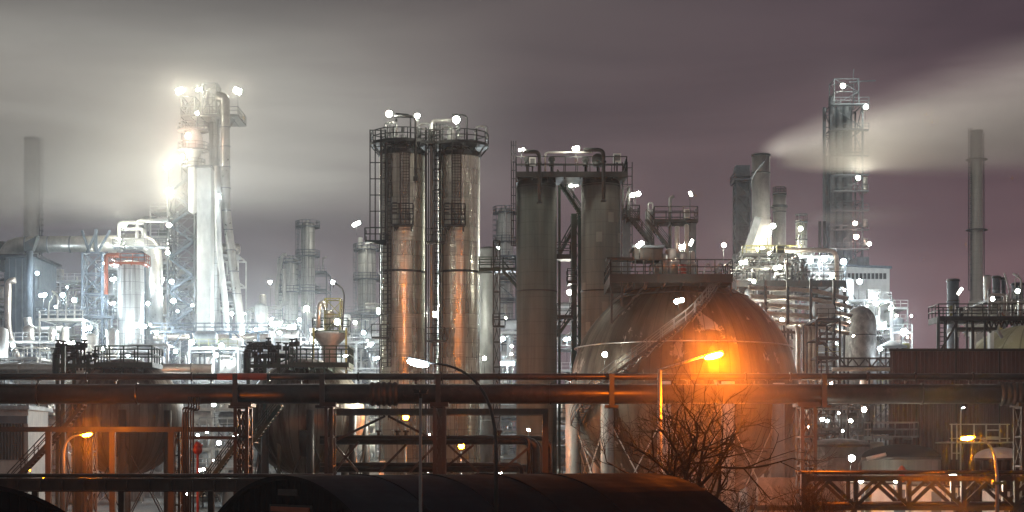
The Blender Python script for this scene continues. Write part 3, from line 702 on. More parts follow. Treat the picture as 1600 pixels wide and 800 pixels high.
m = MB(); m.pipe([(X(700, DS), DS-.6, Z(200, DS)), (X(700, DS), DS-.6, Z(196, DS)), (X(680, DS), DS-.6, Z(196, DS)), (X(680, DS), DS-.6, 0)], .12, .4, 10); t.part('barrel', m, M['grey'])
# walkway joining the tops
t = T('walkway', 'short railed walkway joining the tops of the twin silver columns', 'walkway', (X(673, DS), DS, Z(238, DS)))
deck_box(t, X(655, DS), X(690, DS), DS-2.2, DS-.4, Z(226, DS), M['dark'], .3, 1.2, .045, 'fb')
def top_gear(cx, cy, z, labels, seed, s=1.0):
    r3 = random.Random(seed)
    for i, lab in enumerate(labels):
        x = cx+(-1.8+3.6*i/max(1, len(labels)-1))*s; y = cy-1.2+r3.uniform(0, 2); k = i % 4
        t = T(['goose_neck_pipe', 'valve_pot', 'relief_valve', 'lifting_davit'][k], lab, ['pipe', 'vessel', 'valve', 'hoist'][k], (x, y, z))
        m = MB()
        if k == 0:
            m.pipe([(x, y, z), (x, y, z+2.1), (x+1.2, y, z+2.1), (x+1.2, y, z+.6)], .12, .4, 12); t.part('barrel', m, M['galv'])
            m = MB(); m.lathe([(.26, 0), (.26, .12)], (x, y, z+.5), 12); m.lathe([(.26, 0), (.26, .12)], (x, y, z+1.5), 12); t.part('flange', m, M['grey'])
        elif k == 1:
            m.lathe(dished(.42, z+.5, z+1.6, .6, 4), (x, y, 0), 14); t.part('shell', m, M['pale'])
            m = MB(); m.tube([(x, y, z), (x, y, z+.5)], .1, 8); m.tube([(x-.8, y, z+1), (x+.8, y, z+1)], .08, 8); t.part('nozzle', m, M['galv'])
        elif k == 2:
            m.tube([(x, y, z), (x, y, z+1.3)], .11, 8); m.tube([(x, y, z+.6), (x, y, z+1.0)], .24, 10); m.tube([(x, y, z+.8), (x+.6, y, z+.8)], .1, 8); t.part('body', m, M['galv'])
            m = MB(); m.tube([(x, y, z+1.3), (x, y, z+1.9)], .2, 10); t.part('bonnet', m, M['grey'])
        else:
            m.pipe([(x, y, z), (x, y, z+3.0), (x-1.6, y, z+3.1)], .09, .5, 8); t.part('jib', m, M['dark'])
            m = MB(); m.beam((x-1.5, y, z+3.05), (x-1.5, y, z+2.5), .06); m.ball((x-1.5, y, z+2.4), .16); t.part('hook', m, M['dark'])
top_gear(c1.x, c1.y, zt1+1.05, ['pale looped pipe at the left end of the left silver column top', 'white pot vessel on the left silver column top', 'stubby relief valve near the middle of the left silver column top', 'dark davit arm on the left silver column top', 'pale looped pipe at the right end of the left silver column top'], 1)
top_gear(c2.x, c2.y, zt2+1.05, ['pale looped pipe at the left end of the right silver column top', 'white pot vessel on the right silver column top', 'stubby relief valve on the right silver column top', 'dark davit arm on the right silver column top', 'pale looped pipe at the right end of the right silver column top'], 2)
t = T('hanging_pipe', 'dark pipe hooking over the rim and hanging down the left silver column', 'pipe', (X(649, 171), 171, zt1))
m = MB(); m.pipe([(X(616, 172), 172, Z(182, 172)), (X(649, 171.5), 172, Z(182, 172)), (X(649, 171.5), 172, Z(280, 172))], .14, .5, 10); m.beam((X(649, 171.5), 172, Z(283, 172)), (X(649, 171.5), 172, Z(276, 172)), .45); t.part('barrel', m, M['dark'])
# ================================================================== CONCRETE COLUMNS
DC = 165
def conc(px, r_px, ytop, label, mat, name):
    r = L(r_px, DC); x = X(px, DC); zt = Z(ytop, DC)
    t = T(name, label, 'column', (x, DC, 0)); m = MB()
    m.lathe([(r, 0), (r, zt)], (x, DC, 0), 56); t.part('shell', m, M[mat])
    m = MB(); m.lathe([(r+.02, zt-.2), (r*.97, zt+.2), (r*.85, zt+.75), (r*.55, zt+1.15), (.01, zt+1.35)], (x, DC, 0), 56, closed=False); t.part('domed_head', m, M['dark'])
    m = MB(); m.ring(x, DC, Z(457, DC), r, .07, .12, 56); t.part('band', m, M['dark']); return t, x, r, zt
k1, x1, rc1, zc1 = conc(838.5, 31.5, 292, 'dark grey-green concrete column, left of the two joined by a top platform', 'conc_dark', 'concrete_column')
k2, x2, rc2, zc2 = conc(939, 31, 290, 'lighter concrete column with pale repair patches, partly behind the brown sphere', 'conc', 'concrete_column')
t = T('column_platform', 'long dark railed platform spanning the tops of the two concrete columns', 'platform', (X(893, DC), DC, Z(276, DC)))
deck_box(t, X(806, DC-2.4), X(980, DC-2.4), DC-2.4, DC+2.4, Z(268, DC-2.4), M['dark'], .55, 1.5, .045, step=1.25)
for p in (808, 867, 912, 974): m = MB(); m.beam((X(p, DC-2), DC-2, Z(276, DC)), (X(p, DC-2), DC-2, Z(290, DC)), .2); t.part('bracket', m, M['dark'])
def hook(px0, px1, ytop, ybot, d, label, mat='dark', r=.2):
    t = T('hanging_pipe', label, 'pipe', (X(px1, d), d, Z(ytop, d)), 'bent pipes over the column tops'); m = MB()
    m.pipe([P(px0, ytop, d), P(px1, ytop, d), P(px1, ybot, d)], r, .6, 10); t.part('barrel', m, M[mat])
    m = MB(); m.lathe([(r*1.5, 0), (r*1.5, .15)], (X(px1, d), d, Z(ybot, d)), 12); m.lathe([(r*1.5, 0), (r*1.5, .15)], (X(px1, d), d, Z(ytop+20, d)), 12); t.part('flange', m, M[mat])
hook(818, 843, 237, 318, 162, 'dark pipe bending down over the front of the left concrete column')
hook(912, 943, 234, 315, 162, 'dark pipe bending down over the front of the right concrete column')
t = T('header_pipe', 'thin pale pipe running level above the concrete columns platform', 'pipe', (X(870, 163), 163, Z(239, 163)))
m = MB(); m.pipe([P(852, 272, 163), P(852, 238, 163), P(925, 238, 163)], .1, .4, 8); t.part('barrel', m, M['pale'])
for i, (p, pt, w_, lab) in enumerate(((832, 247, 5, 'small white cabinet above the left concrete column'), (964, 241, 6, 'small white cabinet at the right end of the concrete columns platform'))):
    t = T('instrument_cabinet', lab, 'cabinet', (X(p, 164), 164, Z(268, 164))); m = MB(); m.box(X(p-w_, 164), X(p+w_, 164), 163.6, 164.4, Z(pt+13, 164), Z(pt, 164)); t.part('case', m, M['white'])
    m = MB(); m.beam((X(p, 164), 164, Z(268, 164)), (X(p, 164), 164, Z(pt+13, 164)-.003), .15); t.part('post', m, M['dark'])
    m = MB(); m.box(X(p-w_+1.5, 164), X(p+w_-1.5, 164), 163.55, 163.597, Z(pt+11, 164), Z(pt+2, 164)); t.part('door', m, M['grey'])
for i, (p, lab) in enumerate(((824, 'squat valve left of the bent pipe above the left concrete column'), (862, 'squat valve right of the bent pipe above the left concrete column'), (915, 'squat valve left of the bent pipe above the right concrete column'), (934, 'round fan housing above the right concrete column'))):
    t = T('relief_valve', lab, 'valve', (X(p, 164), 164, Z(268, 164))); x = X(p, 164); z = Z(268, 164); s = 1.8 if i == 3 else 1
    m = MB(); m.tube([(x, 164, z), (x, 164, z+1.2)], .13, 8); m.tube([(x, 164, z+.5), (x, 164, z+1.0)], .28*s, 12); t.part('body', m, M['dark'])
    m = MB(); m.tube([(x, 163.9, z+1.2), (x, 164.4, z+1.2)], .35*s, 12); t.part('handwheel', m, M['dark'])
# ladder cages beside
for p0, p1, yt, yb, lab in ((799, 806, 222, 385, 'dark caged ladder on the left edge of the left concrete column'), (972, 987, 255, 420, 'dark caged ladder frame on the right edge of the right concrete column')):
    t = T('caged_ladder', lab, 'ladder', (X(p0, DC), DC, Z(yb, DC))); m = MB()
    for q in (p0, (p0+p1)/2, p1): m.beam((X(q, DC), DC-.6, Z(yb, DC)), (X(q, DC), DC-.6, Z(yt, DC)), .09)
    n = int((yb-yt)/13)
    for k in range(n+1): m.beam((X(p0, DC), DC-.6, Z(yb-k*13, DC)), (X(p1, DC), DC-.6, Z(yb-k*13, DC)), .07); m.beam((X(p1, DC), DC-.6, Z(yb-k*13, DC)), (X(p1, DC), DC+.6, Z(yb-k*13, DC)), .07)
    t.part('cage', m, M['dark'])
t = T('stair_tower', 'green steel stairs zigzagging in the gap between the two concrete columns', 'stair tower', (X(888, 168), 168, 0))
stairs(t, (X(910, 167), 167, Z(338, 167)), (X(871, 167), 167, Z(280, 167)), 1, M['darkgreen'], rr=.045)
stairs(t, (X(872, 169), 169, Z(402, 169)), (X(906, 169), 169, Z(340, 169)), 1, M['darkgreen'], rr=.045)
stairs(t, (X(871, 167), 167, Z(525, 167)), (X(894, 167), 167, Z(492, 167)), 1, M['darkgreen'], rr=.045)
deck_box(t, X(868, 166), X(892, 166), 166, 168, Z(397, 166), M['dark'], .5, 1.2, .045); deck_box(t, X(886, 166), X(902, 166), 166, 168, Z(438, 166), M['dark'], .3, 1.2, .045); deck_box(t, X(870, 166), X(895, 166), 166, 168, Z(492, 166), M['dark'], .3, 1.2, .045)
m = MB()
for p in (874, 895, 899, 905): m.beam((X(p, 168.5), 168.5, 0), (X(p, 168.5), 168.5, Z(290 if p == 874 else 335, 168.5)), .28)
t.part('post', m, M['darkgreen'])
m = MB(); lattice(m, X(893, 169), X(907, 169), 168.8, 170, 0, Z(335, 169), 3.2, .12, .08, 'z'); t.part('lattice_frame', m, M['darkgreen'])
# green vessel + walkway left of them
t = T('domed_vessel', 'dull grey-green domed vessel between silver and concrete columns', 'vessel', (X(764, 190), 190, 0))
vessel(t, X(764, 190), 190, 0, Z(392, 190), L(17, 190), M['grey'], 36)
t = T('walkway', 'green railed walkway with stair ending at the left concrete column', 'walkway', (X(778, 170), 170, Z(420, 170)))
deck_box(t, X(748, 170), X(806, 170), 170, 172, Z(418, 170), M['darkgreen'], .35, 1.1, .05, step=1.1)
stairs(t, (X(812, 169), 169, Z(452, 169)), (X(785, 169), 169, Z(421, 169)), 1, M['darkgreen']); m = MB(); lattice(m, X(771, 171), X(781, 171), 170.2, 171.4, 0, Z(378, 171), 2.6, .12, .07, 'z'); t.part('lattice_frame', m, M['dark'])
m = MB(); m.box(X(770, 170), X(789, 170), 169.5, 171, Z(512, 170), Z(509, 170)); o = t.part('landing', m, M['dark']); m = MB(); rail(m, [(X(770, 170), 169.6, Z(509, 170)), (X(789, 170), 169.6, Z(509, 170))], 1.2, .045, .6); t.part('railing', m, M['dark'], o)
# ================================================================== GENERIC PROCESS UNITS
def unit(px0, px1, ytop, d, label, seed, bay=4.5, depth=8, lev=4.2, mat='grey', dens=.75, deckp=.7, fill=('pale', 'galv', 'jacket', 'grey'), z0=0, pipes=10, name='process_structure'):
    """open steel frame with decks, drums, pots and pipe runs"""
    r = random.Random(seed); x0, x1, zt = X(px0, d), X(px1, d), Z(ytop, d)
    t = T(name, label, 'process unit', ((x0+x1)/2, d, 0))
    nb = max(1, round((x1-x0)/bay)); nl = max(1, round((zt-z0)/lev)); bw = (x1-x0)/nb; lh = (zt-z0)/nl
    fr = MB()
    for i in range(nb+1):
        xx = x0+i*bw
        for yy in (d, d+depth): fr.beam((xx, yy, z0), (xx, yy, zt+(r.random() < .3)*1.2), .24)
    for k in range(1, nl+1):
        zz = z0+k*lh
        for yy in (d, d+depth): fr.beam((x0, yy, zz), (x1, yy, zz), .18, .26)
        for i in range(nb+1): fr.beam((x0+i*bw, d, zz), (x0+i*bw, d+depth, zz), .16)
    for i in range(nb):
        for k in range(nl):
            if r.random() < .28:
                a = (x0+i*bw, d-.02, z0+k*lh); b = (x0+(i+1)*bw, d-.02, z0+(k+1)*lh)
                if r.random() < .5: fr.beam(a, b, .12)
                else: fr.beam((b[0], d-.02, a[2]), (a[0], d-.02, b[2]), .12)
    t.part('frame', fr, M[mat])
    for k in range(1, nl+1):
        zz = z0+k*lh+.14
        if r.random() < deckp or k == nl:
            a, b = (0, nb) if r.random() < .6 else sorted((r.randint(0, nb-1), nb))
            m = MB(); m.box(x0+a*bw, x0+b*bw, d-.3, d+depth*.8, zz, zz+.08); o = t.part('deck', m, M[mat])
            q = MB(); rail(q, [(x0+a*bw, d-.25, zz+.08), (x0+b*bw, d-.25, zz+.08)], 1.1, .035, 1.3); t.part('railing', q, M['yellow' if r.random() < .08 else mat], o)
    nd_ = 0
    for i in range(nb):
        for k in range(nl+1):
            if r.random() > dens or nd_ > 46: continue
            zz = z0+k*lh+.25; xx = x0+(i+.5)*bw; yy = d+r.uniform(1.2, depth-2); q = r.random(); m = MB(); fm = M[r.choice(fill)]; nd_ += 1
            top = k == nl
            if q < .30:
                rr = min(lh*.36, r.uniform(.5, 1.3)); drum(m, xx-bw*.38, xx+bw*.38, yy, zz+rr+.35, rr, 14)
                m.box(xx-bw*.25-.1, xx-bw*.25+.1, yy-rr*.7, yy+rr*.7, zz, zz+rr*.6+.3); m.box(xx+bw*.25-.1, xx+bw*.25+.1, yy-rr*.7, yy+rr*.7, zz, zz+rr*.6+.3)
                t.part('drum', m, fm)
            elif q < .62:
                rr = r.uniform(.35, min(1.2, bw*.3)); hh = lh*r.uniform(.5, .9 if not top else 1.1)
                m.lathe(dished(rr, zz+.2, zz+hh, .6, 4), (xx+r.uniform(-.6, .6), yy, 0), 14); t.part('pot', m, fm)
            elif q < .82:
                for j in range(r.randint(2, 5)):
                    px_ = xx-bw*.4+j*bw*.2; m.pipe([(px_, yy, zz-.1), (px_, yy, zz+lh*r.uniform(.4, .95)), (px_+r.uniform(-1.2, 1.2), yy+.3, zz+lh*.95)], r.uniform(.06, .16), None, 7)
                t.part('pipe_bundle', m, fm)
            else:
                m.box(xx-bw*r.uniform(.15, .4), xx+bw*r.uniform(.15, .4), yy, yy+1.6, zz, zz+lh*r.uniform(.3, .6)); m.box(xx-.3, xx+.3, yy-.06, yy-.003, zz+.4, zz+lh*.25); t.part('cabinet', m, fm)
    for j in range(pipes):
        zz = z0+lh*r.randint(1, nl)-r.uniform(.2, 1.2); a = r.uniform(x0-2, x1-bw); b = min(x1+3, a+r.uniform(bw, (x1-x0)*.8)); yy = d+r.uniform(-.9, depth); rr = r.choice((.07, .1, .14, .2, .28))
        pts = [(a, yy, max(z0, zz-r.uniform(1, 6))), (a, yy, zz), (b, yy, zz)]
        if r.random() < .5: pts.append((b, yy, min(zt+1, zz+r.uniform(-4, 3))))
        m = MB(); m.pipe(pts, rr, rr*3, 8); t.part('pipe', m, M[r.choice(fill)])
    return t

# ================================================================== LEFT PLANT
t = T('tall_chimney', 'tall pale chimney on the left fading up into the steam', 'chimney', (X(50, 330), 330, 0))
m = MB(); m.lathe([(1.9, 0), (1.75, 40), (1.55, Z(215, 330))], (X(50, 330), 330, 0), 40); t.part('shaft', m, M['white'])
m = MB(); m.ring(X(50, 330), 330, Z(220, 330), 1.56, .12, .5, 40); t.part('collar', m, M['grey']); m = MB(); m.ring(X(50, 330), 330, Z(460, 330), 1.75, .2, .4, 40); t.part('collar', m, M['grey'])
m = MB(); ladder(m, (X(50, 330)+1.95, 329), 2, Z(225, 330), (1, -.5), True, .6, .06); t.part('ladder', m, M['grey'])
t = T('overhead_duct', 'fat silver duct bending down at both ends over the left plant', 'duct', (X(120, 255), 255, Z(384, 255)))
m = MB(); R = L(12.5, 255)
m.pipe([P(4, 425, 255), P(14, 383, 255), P(60, 382, 255), P(190, 380, 255)], R, 2.6, 28); t.part('barrel', m, M['duct'])
m = MB(); m.pipe([P(186, 378, 256), P(241, 378, 256), P(241, 560, 256)], L(13, 256), 5.2, 28); t.part('barrel', m, M['duct'])
for p in (40, 75, 110, 150):
    m = MB(); m.lathe([(R, 0), (R+.12, 0), (R+.12, .25), (R, .25)], (X(p, 255), 255, Z(382.2, 255)), 28, 'X', False, False); t.part('stiffener_ring', m, M['grey'])
t = T('inner_riser', 'dark curved pipe nested under the elbow of the silver duct', 'pipe', (X(230, 257), 257, 0))
m = MB(); m.pipe([P(214, 400, 257), P(229, 395, 257), P(231, 560, 257)], L(5, 257), 1.6, 14); t.part('barrel', m, M['blue'])
t = T('boiler_house', 'tall flat blue-grey casing under the left end of the silver duct', 'building', (X(30, 250), 250, 0))
m = MB(); m.box(X(8, 250), X(54, 250), 250, 262, 0, Z(402, 250)); t.part('wall', m, M['blue'])
m = MB(); m.box(X(-10, 250), X(60, 250), 249.2, 263, Z(402, 250)+.003, Z(398, 250)); t.part('roof', m, M['dark'])
for p in (14, 24, 34): 
    m = MB(); m.box(X(p, 250), X(p+1.2, 250), 249.9, 249.997, 0, Z(404, 250)); t.part('rib', m, M['grey'])
t = T('flared_stack', 'dark exhaust pipe with a skewed flared mouth in front of the blue-grey casing', 'stack', (X(46, 246), 246, Z(520, 246)))
m = MB(); m.pipe([P(46, 525, 246), P(46, 392, 246)], L(5.5, 246), 1, 18); t.part('barrel', m, M['blue'])
m = MB(); x = X(46, 246); z = Z(392, 246); m.add([(x-.6, 245.4, z), (x+.6, 245.4, z), (x+.6, 246.6, z), (x-.6, 246.6, z), (x-.5, 245.2, z+1.2), (x+1.4, 245.2, z+2.2), (x+1.4, 246.8, z+2.2), (x-.5, 246.8, z+1.2)], [(0,1,5,4),(1,2,6,5),(2,3,7,6),(3,0,4,7),(4,5,6,7)]); t.part('mouth', m, M['dark'])
t = T('curved_exhaust', 'rust tinged bent pipe sweeping down beside the blue-grey casing', 'pipe', (X(20, 244), 244, 0))
m = MB(); m.pipe([P(24, 438, 244), P(13, 440, 244), P(12, 520, 244), P(34, 575, 244)], L(5, 244), 2.2, 16); t.part('barrel', m, M['jacketw'])
t = T('elbow_duct', 'pale fat elbow pipe running right from the flared stack', 'duct', (X(70, 243), 243, Z(515, 243)))
m = MB(); m.pipe([P(43, 496, 243), P(46, 515, 243), P(60, 517, 243), P(100, 516, 243)], L(6.5, 243), 1.2, 18); t.part('barrel', m, M['duct'])
t = T('clad_drum', 'upright grey clad drum with orange frame round its top', 'vessel', (X(205, 240), 240, 0), )
vessel(t, X(205, 240), 240, 0, Z(415, 240), L(20, 240), M['clad_grey'], 40)
t = T('orange_access_frame', 'orange railed frame and downcomer around the top of the grey clad drum', 'platform', (X(195, 238), 238, Z(415, 238)))
deck_box(t, X(170, 237.6), X(226, 237.6), 237.6, 241.5, Z(409, 237.6), M['orange'], .3, 1.2, .05)
m = MB(); m.pipe([P(166, 460, 237), P(166, 398, 237), P(186, 398, 237)], .3, .5, 10); t.part('downcomer', m, M['orange'])
t = T('lattice_tower', 'open grey lattice tower propping the silver duct', 'lattice tower', (X(146, 250), 250, 0))
m = MB(); lattice(m, X(131, 250), X(162, 250), 249, 252, 0, Z(396, 250), 3.1, .28, .14); t.part('lattice_frame', m, M['blue'])
m = MB()
for a, b in ((135, 152), (152, 172), (140, 128)): m.beam(P(a, 396, 252.4), P(b, 360, 252.4), .35)
m.beam(P(150, 396, 252.4), P(150, 358, 252.4), .4); t.part('duct_hanger', m, M['blue'])
# tall reactor tower in the steam
D0 = 262
t = T('stair_tower', 'dense grey lattice stair tower left of the white shaft in the steam', 'stair tower', (X(285, D0), D0, 0))
m = MB(); lattice(m, X(262, D0), X(304, D0), D0, D0+5, 0, Z(300, D0), 3.6, .3, .14); t.part('lattice_frame', m, M['grey'])
m = MB(); lattice(m, X(283, D0), X(303, D0), D0+.5, D0+5, Z(300, D0), Z(150, D0), 3.6, .26, .13); t.part('lattice_frame', m, M['grey'])
for k in range(11):
    y0_ = 560-k*26; a, b = (266, 300) if k % 2 == 0 else (300, 266)
    stairs(t, (X(a, D0-1), D0-1.2, Z(y0_, D0)), (X(b, D0-1), D0-1.2, Z(y0_-24, D0)), .9, M['blue'])
t = T('lift_shaft', 'tall plain white slab shaft in the middle of the left tower', 'lift shaft', (X(318, 256), 256, 0))
m = MB(); m.box(X(307.5, 256), X(329, 256), 256, 259, 0, Z(262, 256)); t.part('wall', m, M['white'])
m = MB(); m.box(X(305, 256), X(331, 256), 255.7, 259.3, Z(262, 256)+.003, Z(258, 256)); t.part('roof', m, M['grey'])
t = T('reactor_column', 'slim grey column rising behind the white shaft to the top of the steam', 'column', (X(335, 264), 264, 0))
vessel(t, X(335, 264), 264, 0, Z(150, 264), L(8, 264), M['clad_grey'], 24)
t = T('regenerator_vessel', 'pale vessel with conical shoulder high in the left tower, warmly lit', 'vessel', (X(300, 259), 259, Z(335, 259)))
m = MB(); x = X(302, 259); m.lathe([(.01, Z(335, 259)), (L(8, 259), Z(330, 259)), (L(8, 259), Z(250, 259)), (L(15, 259), Z(232, 259)), (L(15, 259), Z(215, 259)), (L(10, 259), Z(205, 259)), (.01, Z(200, 259))], (x, 259, 0), 28); t.part('shell', m, M['pale'])
for py in (205, 236, 262):
    m = MB(); m.ring(x, 259, Z(py, 259), L(15, 259) if py < 240 else L(9, 259), 1.0, .15, 20); o = t.part('ring_deck', m, M['grey']); q = MB(); R = L(15, 259)+.95 if py < 240 else L(9, 259)+.95
    rail(q, [(x+R*math.cos(2*PI*k/10), 259+R*math.sin(2*PI*k/10), Z(py, 259)+.15) for k in range(10)], 1.1, .05, 1.5, True); t.part('railing', q, M['grey'], o)
t = T('transfer_pipe', 'long pale jacketed pipe arching off the left tower top and leaning down to the right', 'pipe', (X(352, 258), 258, 0))
m = MB(); m.pipe([P(338, 150, 258), P(352, 152, 258), P(353, 330, 258), P(376, 505, 258), P(377, 575, 258)], L(7, 258), 2.4, 20); t.part('barrel', m, M['duct'])
for py, p in ((200, 352.5), (230, 352.5), (262, 352.6), (295, 353), (330, 353.5), (360, 357), (392, 361), (425, 365.5), (460, 370)):
    m = MB(); m.ring(X(p, 258), 258, Z(py, 258), L(7, 258), .1, .14, 20); t.part('band', m, M['grey'])
t = T('standpipe', 'slim white pipe curving down beside the white shaft', 'pipe', (X(345, 255), 255, 0))
m = MB(); m.pipe([P(340, 260, 255), P(341, 380, 255), P(353, 480, 255), P(355, 585, 255)], L(5, 255), 3, 16); t.part('barrel', m, M['pale'])
t = T('tower_head_frame', 'open steel head frame carrying pipes at the very top of the left tower', 'platform', (X(320, 262), 262, Z(190, 262)))
deck_box(t, X(282, 260), X(372, 260), 260, 268, Z(178, 260), M['grey'], .4, 1.2, .05); m = MB(); lattice(m, X(318, 262), X(340, 262), 261, 265, Z(178, 262), Z(132, 262), 2.6, .2, .1); m.beam(P(340, 178, 262), P(340, 262, 262), .3); m.beam(P(372, 178, 262), P(355, 205, 262), .2); t.part('frame', m, M['grey'])
t = T('roof_pipes', 'white square pipe portal above the elbow of the silver duct', 'pipework', (X(205, 252), 252, Z(378, 252)))
for pts in (((186, 375), (186, 348), (224, 348)), ((214, 372), (214, 345), (262, 345)), ((190, 358), (224, 358), (224, 372))):
    m = MB(); m.pipe([P(a, b, 252) for a, b in pts], .3, .6, 10); t.part('pipe', m, M['pale'])
deck_box(t, X(178, 251), X(262, 251), 250, 252, Z(385, 251), M['grey'], .2, 1.1, .04)
hpipe('transfer_main', 'long fat grey pipe lying level behind the left spheres, just above the pipeline', -60, 332, 577, 170, L(8.5, 170), M['jacket'], [30, 130, 300], n=28)
t = T('transfer_main', 'thin rust pipe on a railed walkway crossing the foot of the left tower', 'pipe', (X(320, 235), 235, Z(526, 235)))
m = MB(); m.tube([P(240, 528, 235), P(420, 526, 235)], L(4.5, 235), 16); t.part('barrel', m, M['jacketw'])
deck_box(t, X(236, 234), X(420, 234), 233.5, 234.4, Z(517, 234), M['blue'], .3, 1.1, .04)
m = MB()
for p in (260, 300, 362, 405): m.beam((X(p, 235), 234.2, 0), (X(p, 235), 234.2, Z(519, 235)), .35)
m.beam(P(365, 519, 234.2), P(420, 575, 234.2), .2); m.beam(P(250, 575, 234.2), P(285, 519, 234.2), .2); t.part('post', m, M['blue'])
t = T('walkway', 'blue-grey railed walkway at mid height right of the blue-grey casing', 'walkway', (X(110, 238), 238, Z(498, 238)))
deck_box(t, X(55, 238), X(178, 238), 238, 240, Z(493, 238), M['blue'], .4, 1.2, .04); m = MB()
for p in (62, 100, 140, 175): m.beam((X(p, 239), 239, 0), (X(p, 239), 239, Z(496, 239)), .3)
m.beam(P(100, 520, 239), P(128, 497, 239), .2); t.part('post', m, M['blue'])
unit(-30, 8, 395, 256, 'pale lit steel structure at the left edge of the photo', 11, mat='grey', dens=.6)
unit(60, 128, 440, 268, 'low railed steel structure between the tall chimney and the lattice tower', 12, mat='pale', dens=.7)
unit(62, 130, 500, 232, 'lit pipe deck right of the blue-grey casing, in front of the chimney foot', 13, mat='pale')
unit(150, 184, 420, 262, 'pale steel structure squeezed between lattice tower and grey clad drum', 14, mat='pale')
unit(235, 262, 330, 268, 'tall narrow lit structure behind the elbow of the silver duct', 15, mat='pale', dens=.6)
unit(330, 372, 400, 268, 'lit decks between the white shaft and the leaning pipe', 16, mat='pale', dens=.8)
unit(200, 262, 540, 222, 'bright low structure below the grey clad drum', 17, mat='pale')
unit(296, 372, 545, 226, 'bright low structure below the white shaft', 18, mat='pale')
unit(-30, 58, 560, 222, 'bright low structure at the foot of the blue-grey casing', 19, mat='pale')
unit(100, 200, 555, 226, 'bright low structure under the lattice tower', 20, mat='pale')
for a in ((-40, 60, 470, 300, 'far lit deck behind the blue-grey casing at the left edge', 61), (60, 135, 475, 300, 'far lit deck behind the foot of the tall left chimney', 62), (128, 186, 460, 296, 'far lit deck behind the lattice tower', 63), (236, 300, 430, 300, 'far lit deck behind the lattice stair tower', 64), (368, 440, 512, 290, 'low bright deck right of the leaning pipe', 65), (376, 420, 535, 236, 'small bright deck behind the valves of the second sphere', 66), (425, 500, 542, 232, 'small bright deck behind the railing of the second sphere', 67), (10, 90, 535, 228, 'low pipe deck before the foot of the tall left chimney', 68)):
    unit(a[0], a[1], a[2], a[3], a[4], a[5], bay=3.2, lev=3.0, mat='pale', dens=.9, pipes=14)
# building glimpsed under the pipeline, far left
t = T('pump_house', 'grey framed shed with dark upright slats under the pipeline at far left', 'building', (X(30, 165), 165, 0))
m = MB(); m.box(X(-60, 165), X(44, 165), 165, 172, 0, Z(640, 165)); t.part('wall', m, M['pale'])
m = MB(); m.box(X(-62, 165), X(48, 165), 164.4, 173, Z(640, 165)+.003, Z(634, 165)); t.part('roof', m, M['galv'])
for p in range(0, 40, 5):
    m = MB(); m.box(X(p, 165), X(p+2.6, 165), 164.8, 164.997, Z(718, 165), Z(662, 165)); t.part('louvre', m, M['brown'])
m = MB(); m.box(X(-20, 165), X(44, 165), 164.6, 164.99, Z(662, 165)+.003, Z(650, 165)); t.part('lintel', m, M['blue'])

# ================================================================== CENTRE DISTANCE
DF = 350
for px, rp, yt, lab, mt in ((481, 11, 352, 'tallest faint column with railed top in the hazy centre distance', 'clad_grey'), (455, 11, 408, 'shorter pale column left of the tallest one in the hazy distance', 'clad_pale'), (437, 4, 405, 'very slim faint column at the left of the hazy centre group', 'clad_pale'), (574, 14, 388, 'pale column with side pipe just left of the silver columns', 'clad_pale'), (563, 3.5, 372, 'slender lit pipe column beside the pale one left of the silver columns', 'clad_pale'), (790, 12, 330, 'faint pale column in the gap left of the dark concrete column', 'clad_pale'), (779, 4, 345, 'faint slim column left of the dark concrete column', 'clad_grey')):
    t = T('distant_column', lab, 'column', (X(px, DF), DF, 0), 'hazy columns in the distance'); x = X(px, DF); r = L(rp, DF)
    vessel(t, x, DF, 0, Z(yt, DF), r, M[mt], 24)
    if rp > 5:
        for py in (yt+4, yt+50, yt+105):
            m = MB(); m.ring(x, DF, Z(py, DF), r, 1.1, .2, 20); o = t.part('ring_deck', m, M['blue']); q = MB(); R = r+1.05
            rail(q, [(x+R*math.cos(2*PI*k/10), DF+R*math.sin(2*PI*k/10), Z(py, DF)+.2) for k in range(10)], 1.2, .06, 2, True); t.part('railing', q, M['blue'], o)
        m = MB(); m.pipe([(x, DF-r-.5, 0), (x, DF-r-.5, Z(yt-4, DF)), (x, DF, Z(yt-8, DF)), (x, DF, Z(yt, DF))], .3, .8, 8); t.part('side_pipe', m, M['pale'])
        m = MB(); ladder(m, (x-r-.3, DF-.6), Z(yt+110, DF), Z(yt, DF), (-1, 0), True, .6, .05); t.part('ladder', m, M['blue'])
t = T('pipe_arch', 'pale thin pipe hooking over beside the hazy centre columns', 'pipe', (X(440, DF), DF, 0)); m = MB(); m.pipe([P(433, 560, 345), P(433, 440, 345), P(441, 398, 345), P(448, 398, 345)], .35, 1.5, 8); t.part('barrel', m, M['pale'])
t = T('pipe_arch', 'long low pale pipe bridge with square end in front of the hazy columns', 'pipe', (X(410, 340), 340, 0)); m = MB(); m.pipe([P(388, 560, 340), P(388, 483, 340), P(444, 480, 340), P(444, 420, 340)], .45, 1.5, 10); t.part('barrel', m, M['pale'])
m = MB(); m.pipe([P(396, 520, 341), P(396, 486, 341), P(384, 486, 341), P(384, 520, 341)], .4, 1, 10); t.part('barrel', m, M['pale'])
unit(380, 445, 500, 330, 'faint structures at the foot of the hazy columns, left part', 31, mat='blue', bay=6)
unit(445, 510, 425, 365, 'hazy open frame around the tallest faint column', 32, mat='blue', bay=5, dens=.5)
unit(380, 470, 520, 262, 'bright process deck behind the second sphere platform, left part', 33, mat='pale')
unit(470, 600, 535, 255, 'bright process deck behind the second sphere platform, right part', 34, mat='pale')
unit(530, 600, 490, 320, 'hazy structure at the foot of the pale column left of the silver columns', 35, mat='blue')
unit(600, 700, 480, 290, 'lit structure glimpsed between the twin silver columns', 36, mat='pale', dens=.9)
